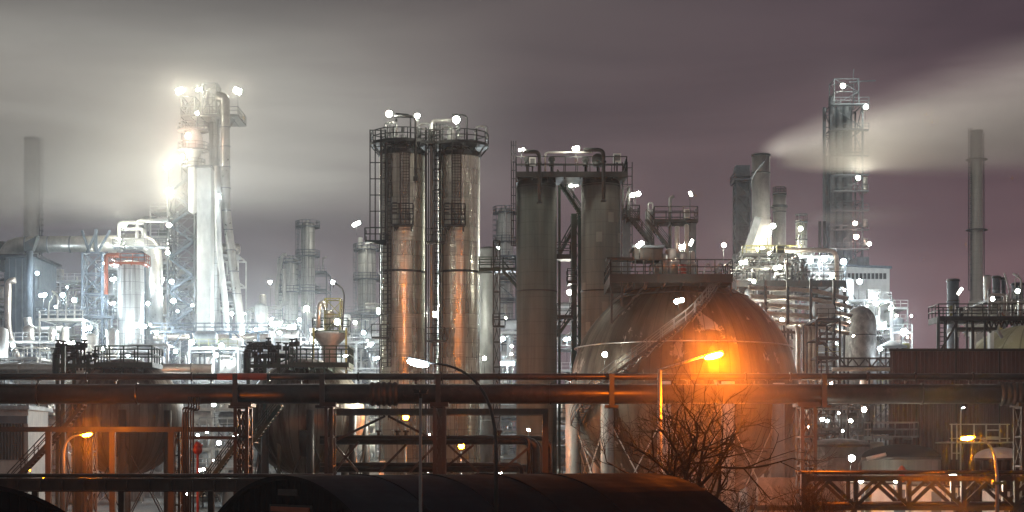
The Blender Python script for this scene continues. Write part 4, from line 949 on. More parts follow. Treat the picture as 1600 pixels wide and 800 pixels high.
unit(735, 812, 520, 262, 'bright structure behind the green walkway', 37, mat='pale', dens=.9)
unit(765, 806, 400, 320, 'tall faint frame behind the green domed vessel', 38, mat='blue', dens=.5)
unit(865, 915, 500, 262, 'bright structure in the gap between the concrete columns', 39, mat='pale', dens=.9)
t = T('funnel_hopper', 'yellow railed skid with conical hopper above the second sphere platform', 'hopper', (X(515, 160), 160, Z(560, 160)))
DY = 160
m = MB(); m.lathe([(L(10, DY), Z(572, DY)), (L(12, DY), Z(540, DY)), (L(30, DY), Z(522, DY)), (L(30, DY), Z(518, DY))], (X(512, DY), DY+1.5, 0), 24); t.part('cone', m, M['grey'])
m = MB(); m.tube([(X(512, DY), DY+1.5, 0), (X(512, DY), DY+1.5, Z(572, DY))], .5, 12); t.part('post', m, M['grey'])
deck_box(t, X(488, DY), X(543, DY), DY, DY+3, Z(516, DY), M['darkgreen'], .25, 1.2, .045)
m = MB(); lattice(m, X(507, DY), X(531, DY), DY+.3, DY+2.2, Z(516, DY), Z(466, DY), 1.3, .12, .08, 'z'); t.part('cage', m, M['yellow'])
m = MB(); m.pipe([P(497, 512, DY), P(499, 476, DY), P(505, 472, DY), P(508, 480, DY)], .22, .6, 10); m.lathe(dished(L(9, DY), Z(508, DY), Z(488, DY), .6, 4), (X(512, DY), DY+1.2, 0), 16); t.part('pot', m, M['jacket'])
m = MB(); m.pipe([P(535, 515, DY), P(538, 460, DY), P(533, 448, DY), P(521, 441, DY)], .08, .8, 8); t.part('lamp_arm', m, M['dark'])
m = MB(); m.beam(P(541, 585, DY), P(541, 512, DY), .2); m.beam(P(490, 585, DY), P(490, 512, DY), .2); t.part('leg', m, M['yellow'])
unit(290, 372, 640, 205, 'cluttered lit pipework under the pipeline between the two left spheres', 41, mat='pale', lev=2.4, bay=3, dens=.9)
unit(555, 620, 640, 210, 'cluttered lit pipework under the pipeline left of the silver columns', 42, mat='grey', lev=3, bay=3.5, dens=.9)
unit(750, 812, 635, 215, 'cluttered lit pipework under the pipeline right of the silver columns', 43, mat='grey', lev=3, bay=3.5, dens=.9)
unit(868, 905, 620, 205, 'cluttered pipework beside the foot of the big brown sphere', 44, mat='grey', lev=3, bay=3.5, dens=.9)
unit(44, 105, 642, 195, 'cluttered lit pipework behind the long dark stair', 45, mat='grey', lev=2.4, bay=3, dens=.9)
unit(1236, 1392, 628, 190, 'rows of upright pipes under the pipeline left of the corrugated building', 46, mat='grey', lev=3, bay=3, dens=.95, fill=('jacketw', 'galv', 'grey'))
t = T('foundation_wall', 'pale floodlit concrete block behind the pipe rack', 'wall', (X(610, 150), 150, 0)); m = MB(); m.box(X(552, 150), X(592, 150), 150, 156, 0, Z(722, 150)); m.box(X(550, 150), X(594, 150), 149.8, 156.2, Z(722, 150)+.003, Z(720, 150)); t.part('body', m, M['white'])

# ================================================================== RIGHT PLANT
DQ = 250
def stack(px, rp, yt, yb, d, label, mat='clad_grey', top=True, n=32):
    x = X(px, d); r = L(rp, d); t = T('stack', label, 'stack', (x, d, Z(yb, d))); z0, z1 = Z(yb, d), Z(yt, d)
    m = MB(); m.lathe([(r, z0), (r, z1), (r*.86, z1), (r*.86, z1-.6)], (x, d, 0), n, closed=False); t.part('shaft', m, M[mat])
    if top: m = MB(); m.ring(x, d, z1-.35, r, .12, .25, n); m.ring(x, d, z1-3.0, r, .1, .15, n); t.part('collar', m, M['dark'])
    return t, x, r
t, x, r = stack(1189, 14, 241, 345, DQ, 'wide grey riveted stack with a spiral strake, tallest over the right plant', 'duct')
m = MB(); m.tube([(x+(r+.06)*math.cos(a*.25), DQ+(r+.06)*math.sin(a*.25), Z(338, DQ)+a*.42) for a in range(0, 21)], .14, 6); t.part('strake', m, M['grey'])
m = MB(); z0, z1 = Z(420, DQ), Z(345, DQ); a0, a1 = X(1164, DQ), X(1204, DQ); b0, b1 = x-r, x+r
m.add([(a0, DQ-1.5, z0), (a1, DQ-1.5, z0), (a1, DQ+1.5, z0), (a0, DQ+1.5, z0), (b0, DQ-1.4, z1), (b1, DQ-1.4, z1), (b1, DQ+1.4, z1), (b0, DQ+1.4, z1)], [(0,1,5,4),(1,2,6,5),(2,3,7,6),(3,0,4,7),(4,5,6,7)]); t.part('flared_base', m, M['duct'])
m = MB(); m.beam(P(1164, 400, 247), P(1184, 340, 247), 1.1, 1.1); t.part('side_duct', m, M['grey'])
t, x, r = stack(1218, 10, 302, 400, 252, 'mid height stack with a dark railed collar right of the wide stack', 'duct'); m = MB(); m.ring(x, 252, Z(325, 252), r, .25, .4, 24); t.part('band', m, M['dark'])
m = MB(); rail(m, [(x+r*math.cos(2*PI*k/8), 252+r*math.sin(2*PI*k/8), Z(302, 252)) for k in range(8)], .9, .05, 2, True); t.part('railing', m, M['dark'])
t, x, r = stack(1252, 9, 345, 400, 248, 'short silver stack with a railed cap and a bright lamp', 'clad_silver'); m = MB()
for k in range(6): m.beam((x+r*math.cos(k*PI/3), 248+r*math.sin(k*PI/3), Z(345, 248)), (x+r*math.cos(k*PI/3), 248+r*math.sin(k*PI/3), Z(335, 248)), .1)
m.ring(x, 248, Z(336, 248), r*.7, r*.4, .12, 20); t.part('cap', m, M['dark'])
for p in (1281, 1288): stack(p, 2.6, 346, 400, 250, 'thin dark twin exhaust pipe, %s of the pair before the right tower' % ('left' if p < 1285 else 'right'), 'brown', False, 12)
t = T('distant_block', 'faint dark tower with a railed crown behind the wide stack', 'tower', (X(1160, 335), 335, 0)); m = MB(); lattice(m, X(1151, 335), X(1172, 335), 335, 339, 0, Z(282, 335), 3, .5, .35); m.box(X(1153, 335), X(1170, 335), 336, 338, 0, Z(280, 335)); t.part('body', m, M['blue'])
deck_box(t, X(1146, 335), X(1175, 335), 333, 340, Z(280, 335), M['blue'], .5, 1.2, .06); m = MB(); m.box(X(1150, 335), X(1172, 335), 335, 339, Z(276, 335), Z(258, 335)); t.part('head_house', m, M['blue'])
# main platforms and clutter
t = T('upper_platform', 'pale platform with yellow handrails at the foot of the right plant stacks', 'platform', (X(1195, 242), 242, Z(398, 242)))
deck_box(t, X(1166, 242), X(1252, 242), 242, 250, Z(397, 242), M['pale'], .6, 1.2, .06); 
m = MB(); rail(m, [(X(1166, 242), 241.9, Z(397, 242)), (X(1252, 242), 241.9, Z(397, 242))], 1.2, .06, 1.8); t.part('guard_rail', m, M['yellow'])
m = MB()
for p in (1168, 1190, 1212, 1235, 1250): m.beam((X(p, 243), 243, 0), (X(p, 243), 243, Z(399, 243)), .3)
t.part('post', m, M['grey'])
t = T('lower_platform', 'dark railed platform crowded with pipework above the sloping pipe bundle', 'platform', (X(1235, 226), 226, Z(440, 226)))
deck_box(t, X(1150, 226), X(1322, 226), 226, 238, Z(438, 226), M['dark'], .9, 1.2, .045)
m = MB()
for p in (1152, 1200, 1231, 1276, 1302, 1320): m.beam((X(p, 227), 227, 0), (X(p, 227), 227, Z(441, 227)), .4)
t.part('post', m, M['dark'])
unit(1160, 1240, 398, 232, 'knot of bright vessels and valves on the left of the right plant platform', 51, bay=2.2, lev=2.0, depth=6, mat='dark', z0=Z(437, 232), dens=.95, fill=('pale', 'galv', 'jacket', 'dark'), pipes=16)
unit(1228, 1306, 402, 246, 'brightly lit frames under the square pipe arch', 52, bay=3, lev=2.4, depth=8, mat='pale', dens=.7, z0=Z(450, 246))
t = T('bush_valve_nest', 'dark tangle of valves standing out before the bright right plant', 'pipework', (X(1240, 230), 230, Z(437, 230))); r4 = random.Random(5)
for i in range(22):
    p, q = 1226+r4.uniform(0, 34), 398+r4.uniform(0, 36); m = MB(); m.pipe([P(p, 438, 229+i % 3), P(p, q, 229+i % 3), P(p+r4.uniform(-9, 9), q, 229+i % 3)], .14, .3, 7); m.tube([P(p, q+3, 229+i % 3), P(p, q+8, 229+i % 3)], .3, 8); t.part('valve', m, M['dark'])
t = T('square_pipe_arch', 'pale jacketed pipe making a square arch on the right of the plant', 'pipe', (X(1270, 228), 228, Z(450, 228)))
m = MB(); m.pipe([P(1226, 391, 229), P(1307, 391, 229), P(1308, 455, 228), P(1304, 470, 227)], L(3.6, 228), 1.4, 14); t.part('barrel', m, M['jacketw'])
t = T('cable_tray_mast', 'thin dark mast beside the pipe bundle', 'mast', (X(1230, 212), 212, 0)); m = MB(); m.beam(P(1230, 520, 212), P(1230, 395, 212), .2); m.beam(P(1303, 520, 212), P(1303, 440, 212), .18); t.part('pole', m, M['dark'])
for k in range(5):
    t = T('sloping_pipe', ['uppermost', 'second from the top', 'middle', 'second from the bottom', 'lowest'][k]+' of the five silver pipes fanning right above the vertical risers', 'pipe', (X(1240, 214), 214, Z(460+k*13, 214)), 'fan of silver pipes')
    m = MB(); y = 214+k*.4; py = 450+k*13.5; x1 = (1324, 1330, 1330, 1328, 1326)[k]
    pts = [P(1172-(k == 1)*6+k*9, py-4, y), P(1172-(k == 1)*6+k*9, py, y), P(1225, py+1, y), P(1275, py+5, y), P(x1, py+17, y)]; m.pipe(pts, L(3.4, y), .5, 12); t.part('barrel', m, M['jacketw'])
    m = MB(); m.tube([P(x1-.5, py+17-.1, y), P(x1+.8, py+17.5, y)], L(4.6, y), 12); t.part('flange', m, M['grey'])
t = T('pipe_hanger_frame', 'dark trestle carrying the fan of silver pipes', 'pipe rack', (X(1260, 213), 213, 0)); m = MB()
for p in (1196, 1231, 1267, 1303): m.beam((X(p, 213), 213, 0), (X(p, 213), 213, Z(436, 213)), .35)
for py in (462, 476, 489, 503, 517): m.beam(P(1180, py, 213.6+2), P(1306, py+5, 213.6+2), .35)
for k in range(12): m.beam(P(1180+k*11, 505, 216), P(1183+k*11, 530, 216), .22)
t.part('frame', m, M['dark'])
for i, p in enumerate((1247, 1257, 1265, 1272)):
    t = T('riser_pipe', ['leftmost', 'second from left', 'third from left', 'rightmost'][i]+' of the four thick cream vertical pipes right of the brown sphere', 'pipe', (X(p, 200), 200, 0), 'cream vertical pipes')
    m = MB(); m.pipe([(X(p, 200), 200, 0), (X(p, 200), 200, Z(512, 200)), (X(p-6, 200), 204, Z(506, 200))], L(3.8, 200), .9, 14); t.part('barrel', m, M['jacketw'])
unit(1276, 1312, 500, 196, 'brown latticed frame with level pipes right of the cream vertical pipes', 53, bay=2.8, lev=2.2, mat='brown', dens=.8, fill=('jacketw', 'pale', 'brown'))
t = T('mottled_tank', 'mottled grey dome-topped tank before the white building', 'storage tank', (X(1345, 222), 222, 0)); m = MB(); r = L(24, 222); m.lathe(dished(r, 0, Z(508, 222), 1.25, 10, False), (X(1345, 222), 222, 0), 44); t.part('shell', m, M['mottle'])
m = MB(); m.ring(X(1345, 222), 222, Z(525, 222), r, .08, .12, 44); t.part('band', m, M['dark'])
t = T('turbine_hall', 'white floodlit building with low pitched roof and a strip of windows', 'building', (X(1350, 268), 268, 0)); x0, x1, xm = X(1306, 268), X(1390, 268), X(1340, 268)
m = MB(); zl, zr_ = Z(416, 268), Z(420, 268); m.add([(x0, 268, 0), (x1, 268, 0), (x1, 268, zr_), (x0, 268, zl), (x0, 290, 0), (x1, 290, 0), (x1, 290, zr_), (x0, 290, zl)], [(0,1,2,3),(5,4,7,6),(1,5,6,2),(4,0,3,7)]); t.part('wall', m, M['white'])
m = MB(); m.add([(x0-.3, 267.6, zl+.01), (x1+.3, 267.6, zr_+.01), (x1+.3, 290.4, zr_+.01), (x0-.3, 290.4, zl+.01), (x0-.3, 267.6, zl+.4), (x1+.3, 267.6, zr_+.4), (x1+.3, 290.4, zr_+.4), (x0-.3, 290.4, zl+.4)], [(3,2,1,0),(4,5,6,7),(0,1,5,4),(1,2,6,5),(2,3,7,6),(3,0,4,7)]); t.part('roof', m, M['blue'])
m = MB(); m.box(X(1341, 268), X(1360, 268), 269, 276, Z(415, 268), Z(400, 268)); t.part('penthouse', m, M['grey'])
for k in range(11): m = MB(); a = X(1318+k*6.2, 268); m.box(a, a+.5, 267.93, 267.997, Z(436, 268), Z(427, 268)); t.part('window', m, M['dark'])
t = T('outside_stairway', 'dark stair running diagonally down across the white building', 'stairs', (X(1350, 262), 262, 0)); stairs(t, (X(1385, 262), 262, Z(545, 262)), (X(1322, 262), 262, Z(455, 262)), 1, M['dark'], rr=.05)
t = T('conical_canopy', 'pale shallow cone roof on posts right of the mottled tank', 'canopy', (X(1393, 240), 240, 0)); m = MB(); m.lathe([(L(24, 240), Z(543, 240)), (L(24, 240), Z(541, 240)), (.05, Z(532, 240))], (X(1393, 240), 240, 0), 28); t.part('roof', m, M['grey']); m = MB()
for p in (1376, 1384, 1402, 1410): m.beam((X(p, 239), 239, 0), (X(p, 239), 239, Z(544, 239)), .25)
t.part('post', m, M['dark'])
t = T('rail_truss', 'dark low truss with cream pipe in front of the mottled tank', 'truss', (X(1350, 185), 185, Z(570, 185))); m = MB(); za, zb = Z(560, 185), Z(573, 185); m.beam(P(1312, 560, 185), P(1392, 560, 185), .2); m.beam(P(1312, 573, 185), P(1392, 573, 185), .2)
for k in range(8): m.beam(P(1312+k*10, 573 if k % 2 else 560, 185), P(1322+k*10, 560 if k % 2 else 573, 185), .15)
for p in (1325, 1358, 1390): m.beam((X(p, 185), 185, 0), (X(p, 185), 185, za), .2)
t.part('frame', m, M['brown']); m = MB(); m.tube([P(1300, 577, 184), P(1400, 577, 184)], .24, 10); t.part('pipe', m, M['jacketw'])
unit(1395, 1418, 482, 262, 'small white lit pipe tower at the right end of the white building', 54, bay=2.4, lev=2.4, mat='pale', dens=.9)
unit(1160, 1240, 520, 240, 'bright frames seen behind the right shoulder of the brown sphere', 55, mat='pale', dens=.9, lev=3)
unit(1310, 1392, 470, 255, 'lit decks between the square pipe arch and the white building', 56, mat='pale', dens=.7, bay=4)
t = T('yellow_tank', 'small bright yellow drum beside the white pipe tower', 'drum', (X(1417, 245), 245, Z(542, 245))); m = MB(); drum(m, X(1411, 245), X(1420, 245), 245, Z(541, 245), .5, 14); t.part('shell', m, M['yellow']); m = MB(); m.beam((X(1413, 245), 245, 0), (X(1413, 245), 245, Z(545, 245)), .2); m.beam((X(1418, 245), 245, 0), (X(1418, 245), 245, Z(545, 245)), .2); t.part('leg', m, M['grey'])
for a in ((1150, 1235, 412, 262, 'bright crowded frame at the foot of the wide stack', 71), (1235, 1320, 425, 266, 'bright crowded frame behind the square pipe arch', 72), (1165, 1240, 470, 226, 'dense lit pipework right behind the shoulder of the brown sphere', 73), (1395, 1425, 520, 256, 'low lit frame at the foot of the white pipe tower', 74)):
    unit(a[0], a[1], a[2], a[3], a[4], a[5], bay=2.8, lev=2.6, mat='pale', dens=.95, pipes=14)
# right tower
DT = 330
t = T('fractionator_tower', 'tall dark bluish tower with lamps on its right side, crossed by the steam plume', 'tower', (X(1322, DT), DT, 0))
for px, rp, yt in ((1303, 5.5, 150), (1314, 6, 165), (1327, 8, 160)):
    m = MB(); m.lathe(dished(L(rp, DT), 0, Z(yt, DT), .5, 4, False), (X(px, DT), DT+2, 0), 20); t.part('column', m, M['blue'])
m = MB(); lattice(m, X(1297, DT), X(1346, DT), DT-1, DT+6, 0, Z(165, DT), 5, .35, .16, 'z'); t.part('lattice_frame', m, M['blue'])
m = MB(); lattice(m, X(1302, DT), X(1340, DT), DT-1, DT+4, Z(165, DT), Z(125, DT), 2.8, .22, .12, 'z'); m.beam(P(1327, 128, DT), P(1368, 126, DT), .2); m.beam(P(1333, 125, DT), P(1334, 108, DT), .15); t.part('head_frame', m, M['blue'])
for py in (165, 205, 245, 275, 300, 330, 360, 390):
    m = MB(); m.box(X(1296, DT), X(1354, DT), DT-2.2, DT-1.1, Z(py+2, DT), Z(py, DT)); o = t.part('deck', m, M['blue']); q = MB(); rail(q, [(X(1296, DT), DT-2.15, Z(py, DT)), (X(1354, DT), DT-2.15, Z(py, DT))], 1.2, .05, 1.8); t.part('railing', q, M['blue'], o)
m = MB(); m.tube([(X(1288, DT), DT, 0), (X(1288, DT), DT, Z(168, DT))], .35, 10); m.tube([(X(1293, DT), DT, 0), (X(1293, DT), DT, Z(245, DT))], .25, 10)
for k in range(12): m.beam(P(1288, 180+k*19, DT), P(1298, 180+k*19, DT), .15)
t.part('side_mast', m, M['blue'])
for i, (py, w_) in enumerate(((280, 9), (292, 8), (345, 6), (375, 6))):
    m = MB(); m.lathe(dished(L(4, DT), Z(py+10, DT), Z(py, DT), .5, 4), (X(1350, DT), DT-1, 0), 14); t.part('pot', m, M['galv'])
t = T('tall_chimney', 'tall plain grey chimney at the far right, its top lost in the steam plume', 'chimney', (X(1526, 352), 352, 0)); m = MB(); x = X(1526, 352); m.lathe([(L(10.8, 352), 0), (L(9, 352), Z(205, 352))], (x, 352, 0), 40); t.part('shaft', m, M['chim'])
m = MB(); m.lathe([(L(12, 352), 0), (L(12, 352), Z(470, 352))], (x, 352, 0), 40); t.part('plinth', m, M['chim']); m = MB(); m.ring(x, 352, Z(207, 352), L(9, 352), .15, .4, 40); t.part('collar', m, M['chim']); m = MB(); m.tube([(x+L(11.5, 352), 351.5, 0), (x+L(10.2, 352), 351.5, Z(209, 352))], .1, 6); t.part('lightning_cable', m, M['dark'])

m = MB(); ladder(m, (x-L(10, 352)-.1, 351), Z(470, 352), Z(209, 352), (-1, -.5), True, .5, .05); t.part('ladder', m, M['grey'])
for py in (250, 360): m = MB(); m.ring(x, 352, Z(py, 352), L(10.4, 352), .9, .15, 24); t.part('ring_deck', m, M['grey'])
# ================================================================== FAR RIGHT
DW = 135
t = T('corrugated_building', 'long dark red-brown corrugated building filling the right side', 'building', (X(1391, DW), DW, 0)); x0, x1 = X(1391, DW), X(1720, DW); zt = Z(549, DW)
m = MB(); vs = []; fs = []; p_ = .36; n = int((x1-x0)/p_)
for i in range(n):
    for (u, v) in ((0, 0), (.35, 0), (.5, .09), (.85, .09)):
        vs += [(x0+(i+u)*p_, DW-v, 0), (x0+(i+u)*p_, DW-v, zt)]
k = len(vs)//2; fs = [(2*i, 2*i+2, 2*i+3, 2*i+1) for i in range(k-1)]; m.add(vs, fs)
xe = vs[-1][0]; xk = x0*1.24; m.add([(x0, DW, 0), (xk, DW+30, 0), (xk, DW+30, zt), (x0, DW, zt)], [(0,3,2,1)]); m.add([(xk, DW+30, 0), (xe, DW+30, 0), (xe, DW+30, zt), (xk, DW+30, zt), (xe, DW, 0), (xe, DW, zt)], [(0,3,2,1),(1,2,5,4)]); t.part('wall', m, M['corr'])
m = MB(); m.add([(x0-.15, DW-.25, zt+.003), (xe+.15, DW-.25, zt+.003), (xe+.15, DW+30.2, zt+.003), (xk-.15, DW+30.2, zt+.003), (x0-.15, DW-.25, zt+.22), (xe+.15, DW-.25, zt+.22), (xe+.15, DW+30.2, zt+.22), (xk-.15, DW+30.2, zt+.22)], [(3,2,1,0),(4,5,6,7),(0,1,5,4),(1,2,6,5),(2,3,7,6),(3,0,4,7)]); t.part('roof', m, M['dark'])
for p in (1430, 1492, 1560):
    m = MB(); m.box(X(p, DW), X(p, DW)+.12, DW-.14, DW-.095, 0, zt); t.part('downpipe', m, M['dark'])
d = 166
t, c, R = sphere_tank(1606, 636, 182, 128, M['gore_olive'], 'olive green spherical tank top rising behind the corrugated building', 10, 'brown')
m = MB(); m.beam(P(1556, 512, 172), P(1566, 528, 172), .3); t.part('level_gauge', m, M['galv'])
t = T('tank_platform', 'dark railed rack on tall posts around the olive tank', 'platform', (X(1540, d), d, 0)); deck_box(t, X(1466, d), X(1720, d), d, d+4, Z(494, d), M['dark'], .45, 1.25, .05)
deck_box(t, X(1492, d), X(1560, d), d+.5, d+3, Z(511, d), M['dark'], .25, .01, .02)
m = MB()
for p in (1467, 1477, 1495, 1512, 1521, 1540): m.beam((X(p, d), d+.3, 0), (X(p, d), d+.3, Z(496, d)), .28 if p in (1467, 1495, 1521) else .18)
m.beam(P(1470, 547, d+.3), P(1497, 500, d+.3), .2); m.beam(P(1536, 500, d+.3), P(1548, 520, d+.3), .2)
for k in range(8): m.beam(P(1537+k*8, 500, d+.6), P(1541+k*8, 515-k, d+.6), .16); m.beam(P(1541+k*8, 515-k, d+.6), P(1545+k*8, 500, d+.6), .12)
t.part('post', m, M['dark']); m = MB(); ladder(m, (X(1473, d), d-.1), Z(547, d), Z(500, d), (0, -1), False, .7, .05); t.part('ladder', m, M['dark'])
t = T('horizontal_drum', 'pale horizontal drum under the rack beside the olive tank', 'drum', (X(1532, 176), 176, 0)); m = MB(); drum(m, X(1512, 176), X(1558, 176), 176, Z(509, 176), L(7, 176), 22); t.part('shell', m, M['pale']); m = MB()
for p in (1520, 1548): m.box(X(p-3, 176), X(p+3, 176), 175.5, 176.5, 0, Z(513, 176))
t.part('saddle', m, M['white'])
for px, rp, yt, lab in ((1489, 9, 436, 'blue-grey open topped stack left of the far right chimney'), (1557, 6, 431, 'short blue-grey stack right of the far right chimney'), (1568, 3.5, 433, 'narrow dark stack touching the short one at far right'), (1590, 9, 442, 'wide low stack at the right edge of the photo')): stack(px, rp, yt, 560, 215, lab, 'blue', True, 24)
for i, (p, w_, yt, k, lab) in enumerate(((1486, 3, 479, 'yellow', 'pale yellow post box at the left end of the far right rack'), (1502, 4, 482, 'dark', 'dark control box on the far right rack'), (1568, 3, 470, 'orange', 'orange pot on the far right rack'), (1582, 3, 478, 'pale', 'cream pot right of the orange one'), (1594, 4, 470, 'galv', 'galvanised pot at the far right of the rack'), (1575, 2.5, 460, 'pale', 'tall thin cream pot behind the orange one'), (1560, 2.5, 472, 'pale', 'small pale pot left of the orange one'))):
    t = T('valve_pot', lab, 'vessel', (X(p, 168), 168, Z(494, 168))); m = MB(); m.lathe(dished(L(w_, 168), Z(492, 168), Z(yt, 168), .6, 4), (X(p, 168), 168, 0), 14); t.part('shell', m, M[k]); m = MB(); m.pipe([P(p, 488, 167.4), P(p+6, 488, 167.4), P(p+6, yt-4, 167.4)], .09, .3, 7); t.part('nozzle', m, M['galv'])
t = T('pipe_portal', 'thin pale pipes forming a square frame at far right above the rack', 'pipework', (X(1558, 167), 167, Z(494, 167))); m = MB(); m.pipe([P(1546, 492, 167), P(1546, 460, 167), P(1570, 460, 167), P(1570, 492, 167)], .12, .4, 8); t.part('pipe', m, M['pale']); m = MB(); m.pipe([P(1546, 472, 167.3), P(1600, 472, 167.3)], .08, .4, 8); t.part('pipe', m, M['pale'])
unit(1545, 1640, 470, 186, 'lit clutter of frames behind the olive tank rack at the right edge', 57, mat='grey', dens=.7, lev=3, bay=3, z0=Z(520, 186))
# tanks in front of the corrugated building
def dome_tank(px, rp, yd, ys, d, mat, label, roofm=None, base=0, k=None):
    x = X(px, d); r = L(rp, d); t = T('domed_tank', label, 'storage tank', (x, d, base)); zs, zd = Z(ys, d), Z(yd, d)
    m = MB(); m.lathe([(r, base), (r, zs)], (x, d, 0), 48); t.part('shell', m, M[mat]); n = 8; m = MB(); m.lathe([(r+.05, zs)]+[(max(.01, (r+.05)*math.cos(PI/2*i/n)), zs+.05+(zd-zs)*math.sin(PI/2*i/n)) for i in range(n+1)], (x, d, 0), 48, closed=False); t.part('roof', m, M[roofm or mat])
    m = MB(); m.ring(x, d, zs-.1, r, .06, .16, 48); t.part('rim', m, M['brown']); return t, x, r
dome_tank(1408, 60, 695, 716, 122, 'conc', 'dark domed tank with pale stained flank before the corrugated building', 'roof')
dome_tank(1310, 48, 686, 696, 128, 'mottle', 'flat grey cylindrical tank behind the bushes, left of the dark domed one')
t, x, r = dome_tank(1562, 38, 700, 717, 122, 'brown', 'brown tank with whitish domed lid behind the right orange lamp', 'pale')
for k in range(10):
    a = PI+PI*(k+.5)/10; m = MB(); m.beam((x+(r+.4)*math.cos(a), 122+(r+.4)*math.sin(a), 0), (x+(r+.4)*math.cos(a), 122+(r+.4)*math.sin(a), Z(720, 122)), .3); t.part('pillar', m, M['brown'])
t = T('roof_railing', 'pale pipe railing frame fixed along the corrugated wall above the brown tank', 'railing', (X(1540, 131), 131, Z(690, 131))); m = MB(); d = 131
for p in (1487, 1495, 1522, 1541, 1562, 1574): m.beam(P(p, 718 if p < 1500 else 690, d), P(p, 662, d), .1)
for py in (663, 685): m.beam(P(1484, py, d), P(1578, py, d), .08)
m.box(X(1541, d), X(1562, d), d-.1, d+.1, Z(687, d), Z(682, d)); m.beam(P(1541, 672, d), P(1562, 672, d), .1); m.beam(P(1487, 708, d), P(1500, 708, d), .08); m.box(X(1480, d), X(1590, d), d, d+3.8, Z(692, d), Z(690, d)); t.part('frame', m, M['pale'])
t = T('wall_walkway', 'thin walkway with dark box on the left end of the corrugated wall', 'walkway', (X(1405, 131), 131, Z(680, 131))); deck_box(t, X(1362, 131), X(1436, 131), 131, 134, Z(681, 131), M['galv'], .12, 1.1, .04); m = MB(); m.box(X(1366, 131), X(1412, 131), 132, 134, Z(678, 131), Z(672, 131)); t.part('cable_box', m, M['brown'])
t = T('tilted_tube_lamp', 'unlit white tube light tilted on a bent arm before the dark domed tank', 'lamp', (X(1345, 112), 112, Z(720, 112))); m = MB(); m.tube([P(1354, 717, 112), P(1384, 710, 112)], .13, 8); t.part('tube', m, M['white']); m = MB(); m.pipe([P(1340, 745, 112), P(1343, 720, 112), P(1355, 717, 112)], .05, .3, 7); m.beam((X(1340, 112), 112, 0), P(1340, 745, 112), .1); t.part('arm', m, M['grey'])
t = T('hooded_hydrant', 'small orange hooded hydrant post before the dark domed tank', 'hydrant', (X(1409, 110), 110, 0)); m = MB(); x = X(1409, 110); m.lathe([(.2, 0), (.2, Z(741, 110)), (.22, Z(740, 110)), (.24, Z(732, 110)), (.1, Z(728, 110)), (.02, Z(727, 110))], (x, 110, 0), 12); t.part('body', m, M['orange']); m = MB(); m.tube([(x-.35, 110, Z(736, 110)), (x+.35, 110, Z(736, 110))], .1, 8); t.part('spout', m, M['orange'])
for i, (p0, p1, yt, mt, lab) in enumerate(((1335, 1352, 756, 'white', 'narrow white cabin behind the left end of the truss bridge'), (1362, 1420, 757, 'white', 'wide white floodlit cabin behind the middle of the truss bridge'), (1424, 1476, 760, 'pale', 'pale cabin with shutter behind the truss bridge, right of the wide white one'), (1478, 1497, 762, 'pale', 'narrow pale cabin behind the truss bridge near the right lamp'), (1555, 1578, 768, 'white', 'small white cabin behind the truss bridge at far right'))):
    t = T('site_cabin', lab, 'cabin', (X((p0+p1)/2, 108), 108, 0)); m = MB(); m.box(X(p0, 108), X(p1, 108), 108, 111, 0, Z(yt, 108)); t.part('wall', m, M[mt]); m = MB(); m.box(X(p0, 108)-.1, X(p1, 108)+.1, 107.8, 111.2, Z(yt, 108)+.003, Z(yt, 108)+.12); t.part('roof', m, M['brown'])
    m = MB(); a = X(p0+(p1-p0)*.6, 108); m.box(a, a+min(.9, L(p1-p0, 108)*.3), 107.95, 107.997, 0, Z(yt+8, 108)); t.part('door', m, M['blue'])
t = T('stone_wall', 'orange lit rubble wall low behind the trees, right of the brown sphere', 'wall', (X(1218, 118), 118, 0)); m = MB(); r5 = random.Random(8)
m.box(X(1184, 118), X(1252, 118), 118, 118.5, 0, Z(746, 118))
for i in range(60): a, b = X(1186+r5.uniform(0, 62), 118), r5.uniform(.2, Z(748, 118)-.3); m.box(a, a+r5.uniform(.3, .6), 117.94-r5.random()*.03, 117.997, b, b+r5.uniform(.15, .3))
t.part('body', m, M['mottle'])

# ================================================================== TRUSS BRIDGE bottom right
d = 92; t = T('truss_bridge', 'brown steel truss pipe bridge crossing the bottom right corner', 'bridge', (X(1430, d), d, 0)); m = MB()
for yy in (d, d+2.2):
    m.beam((X(1256, d), yy, Z(748, d)), (X(1720, d), yy, Z(748, d)), .22, L(8, d)); m.beam((X(1180, d), yy, Z(794, d)), (X(1720, d), yy, Z(794, d)), .22, L(7, d))
t.part('chord', m, M['brown'])
for yy in (d, d+2.2):
    for k in range(6):
        a = 1254+k*83
        m = MB(); m.beam((X(a+83, d), yy-.02, Z(791, d)), (X(a+41, d), yy-.02, Z(752, d)), .2); t.part('diagonal', m, M['brown'])
        m = MB(); m.beam((X(a, d), yy-.02, Z(791, d)), (X(a+41, d), yy-.02, Z(752, d)), .2); t.part('diagonal', m, M['brown'])
    for p in (1337, 1420, 1505, 1588): m = MB(); m.beam((X(p, d), yy, Z(791, d)), (X(p, d), yy, Z(752, d)), .26); t.part('upright', m, M['brown'])
for p in (1256, 1340, 1505):
    m = MB(); m.beam((X(p, d), d+1, 0), (X(p, d), d+1, Z(797, d)), .3); t.part('post', m, M['brown'])
m = MB(); m.beam((X(1258, d), d, 0), (X(1258, d), d, Z(741, d)), .5); t.part('end_post', m, M['brown'])
for i in range(3): m = MB(); m.tube([(X(1250, d), d+.5+i*.6, Z(788, d)), (X(1720, d), d+.5+i*.6, Z(788, d))], .12, 8); t.part('pipe', m, M['rust'])
for i in range(2): m = MB(); m.tube([(X(1250, d), d+.7+i*.8, Z(740, d)+.06), (X(1720, d), d+.7+i*.8, Z(740, d)+.06)], .12, 8); t.part('pipe', m, M['rust'])

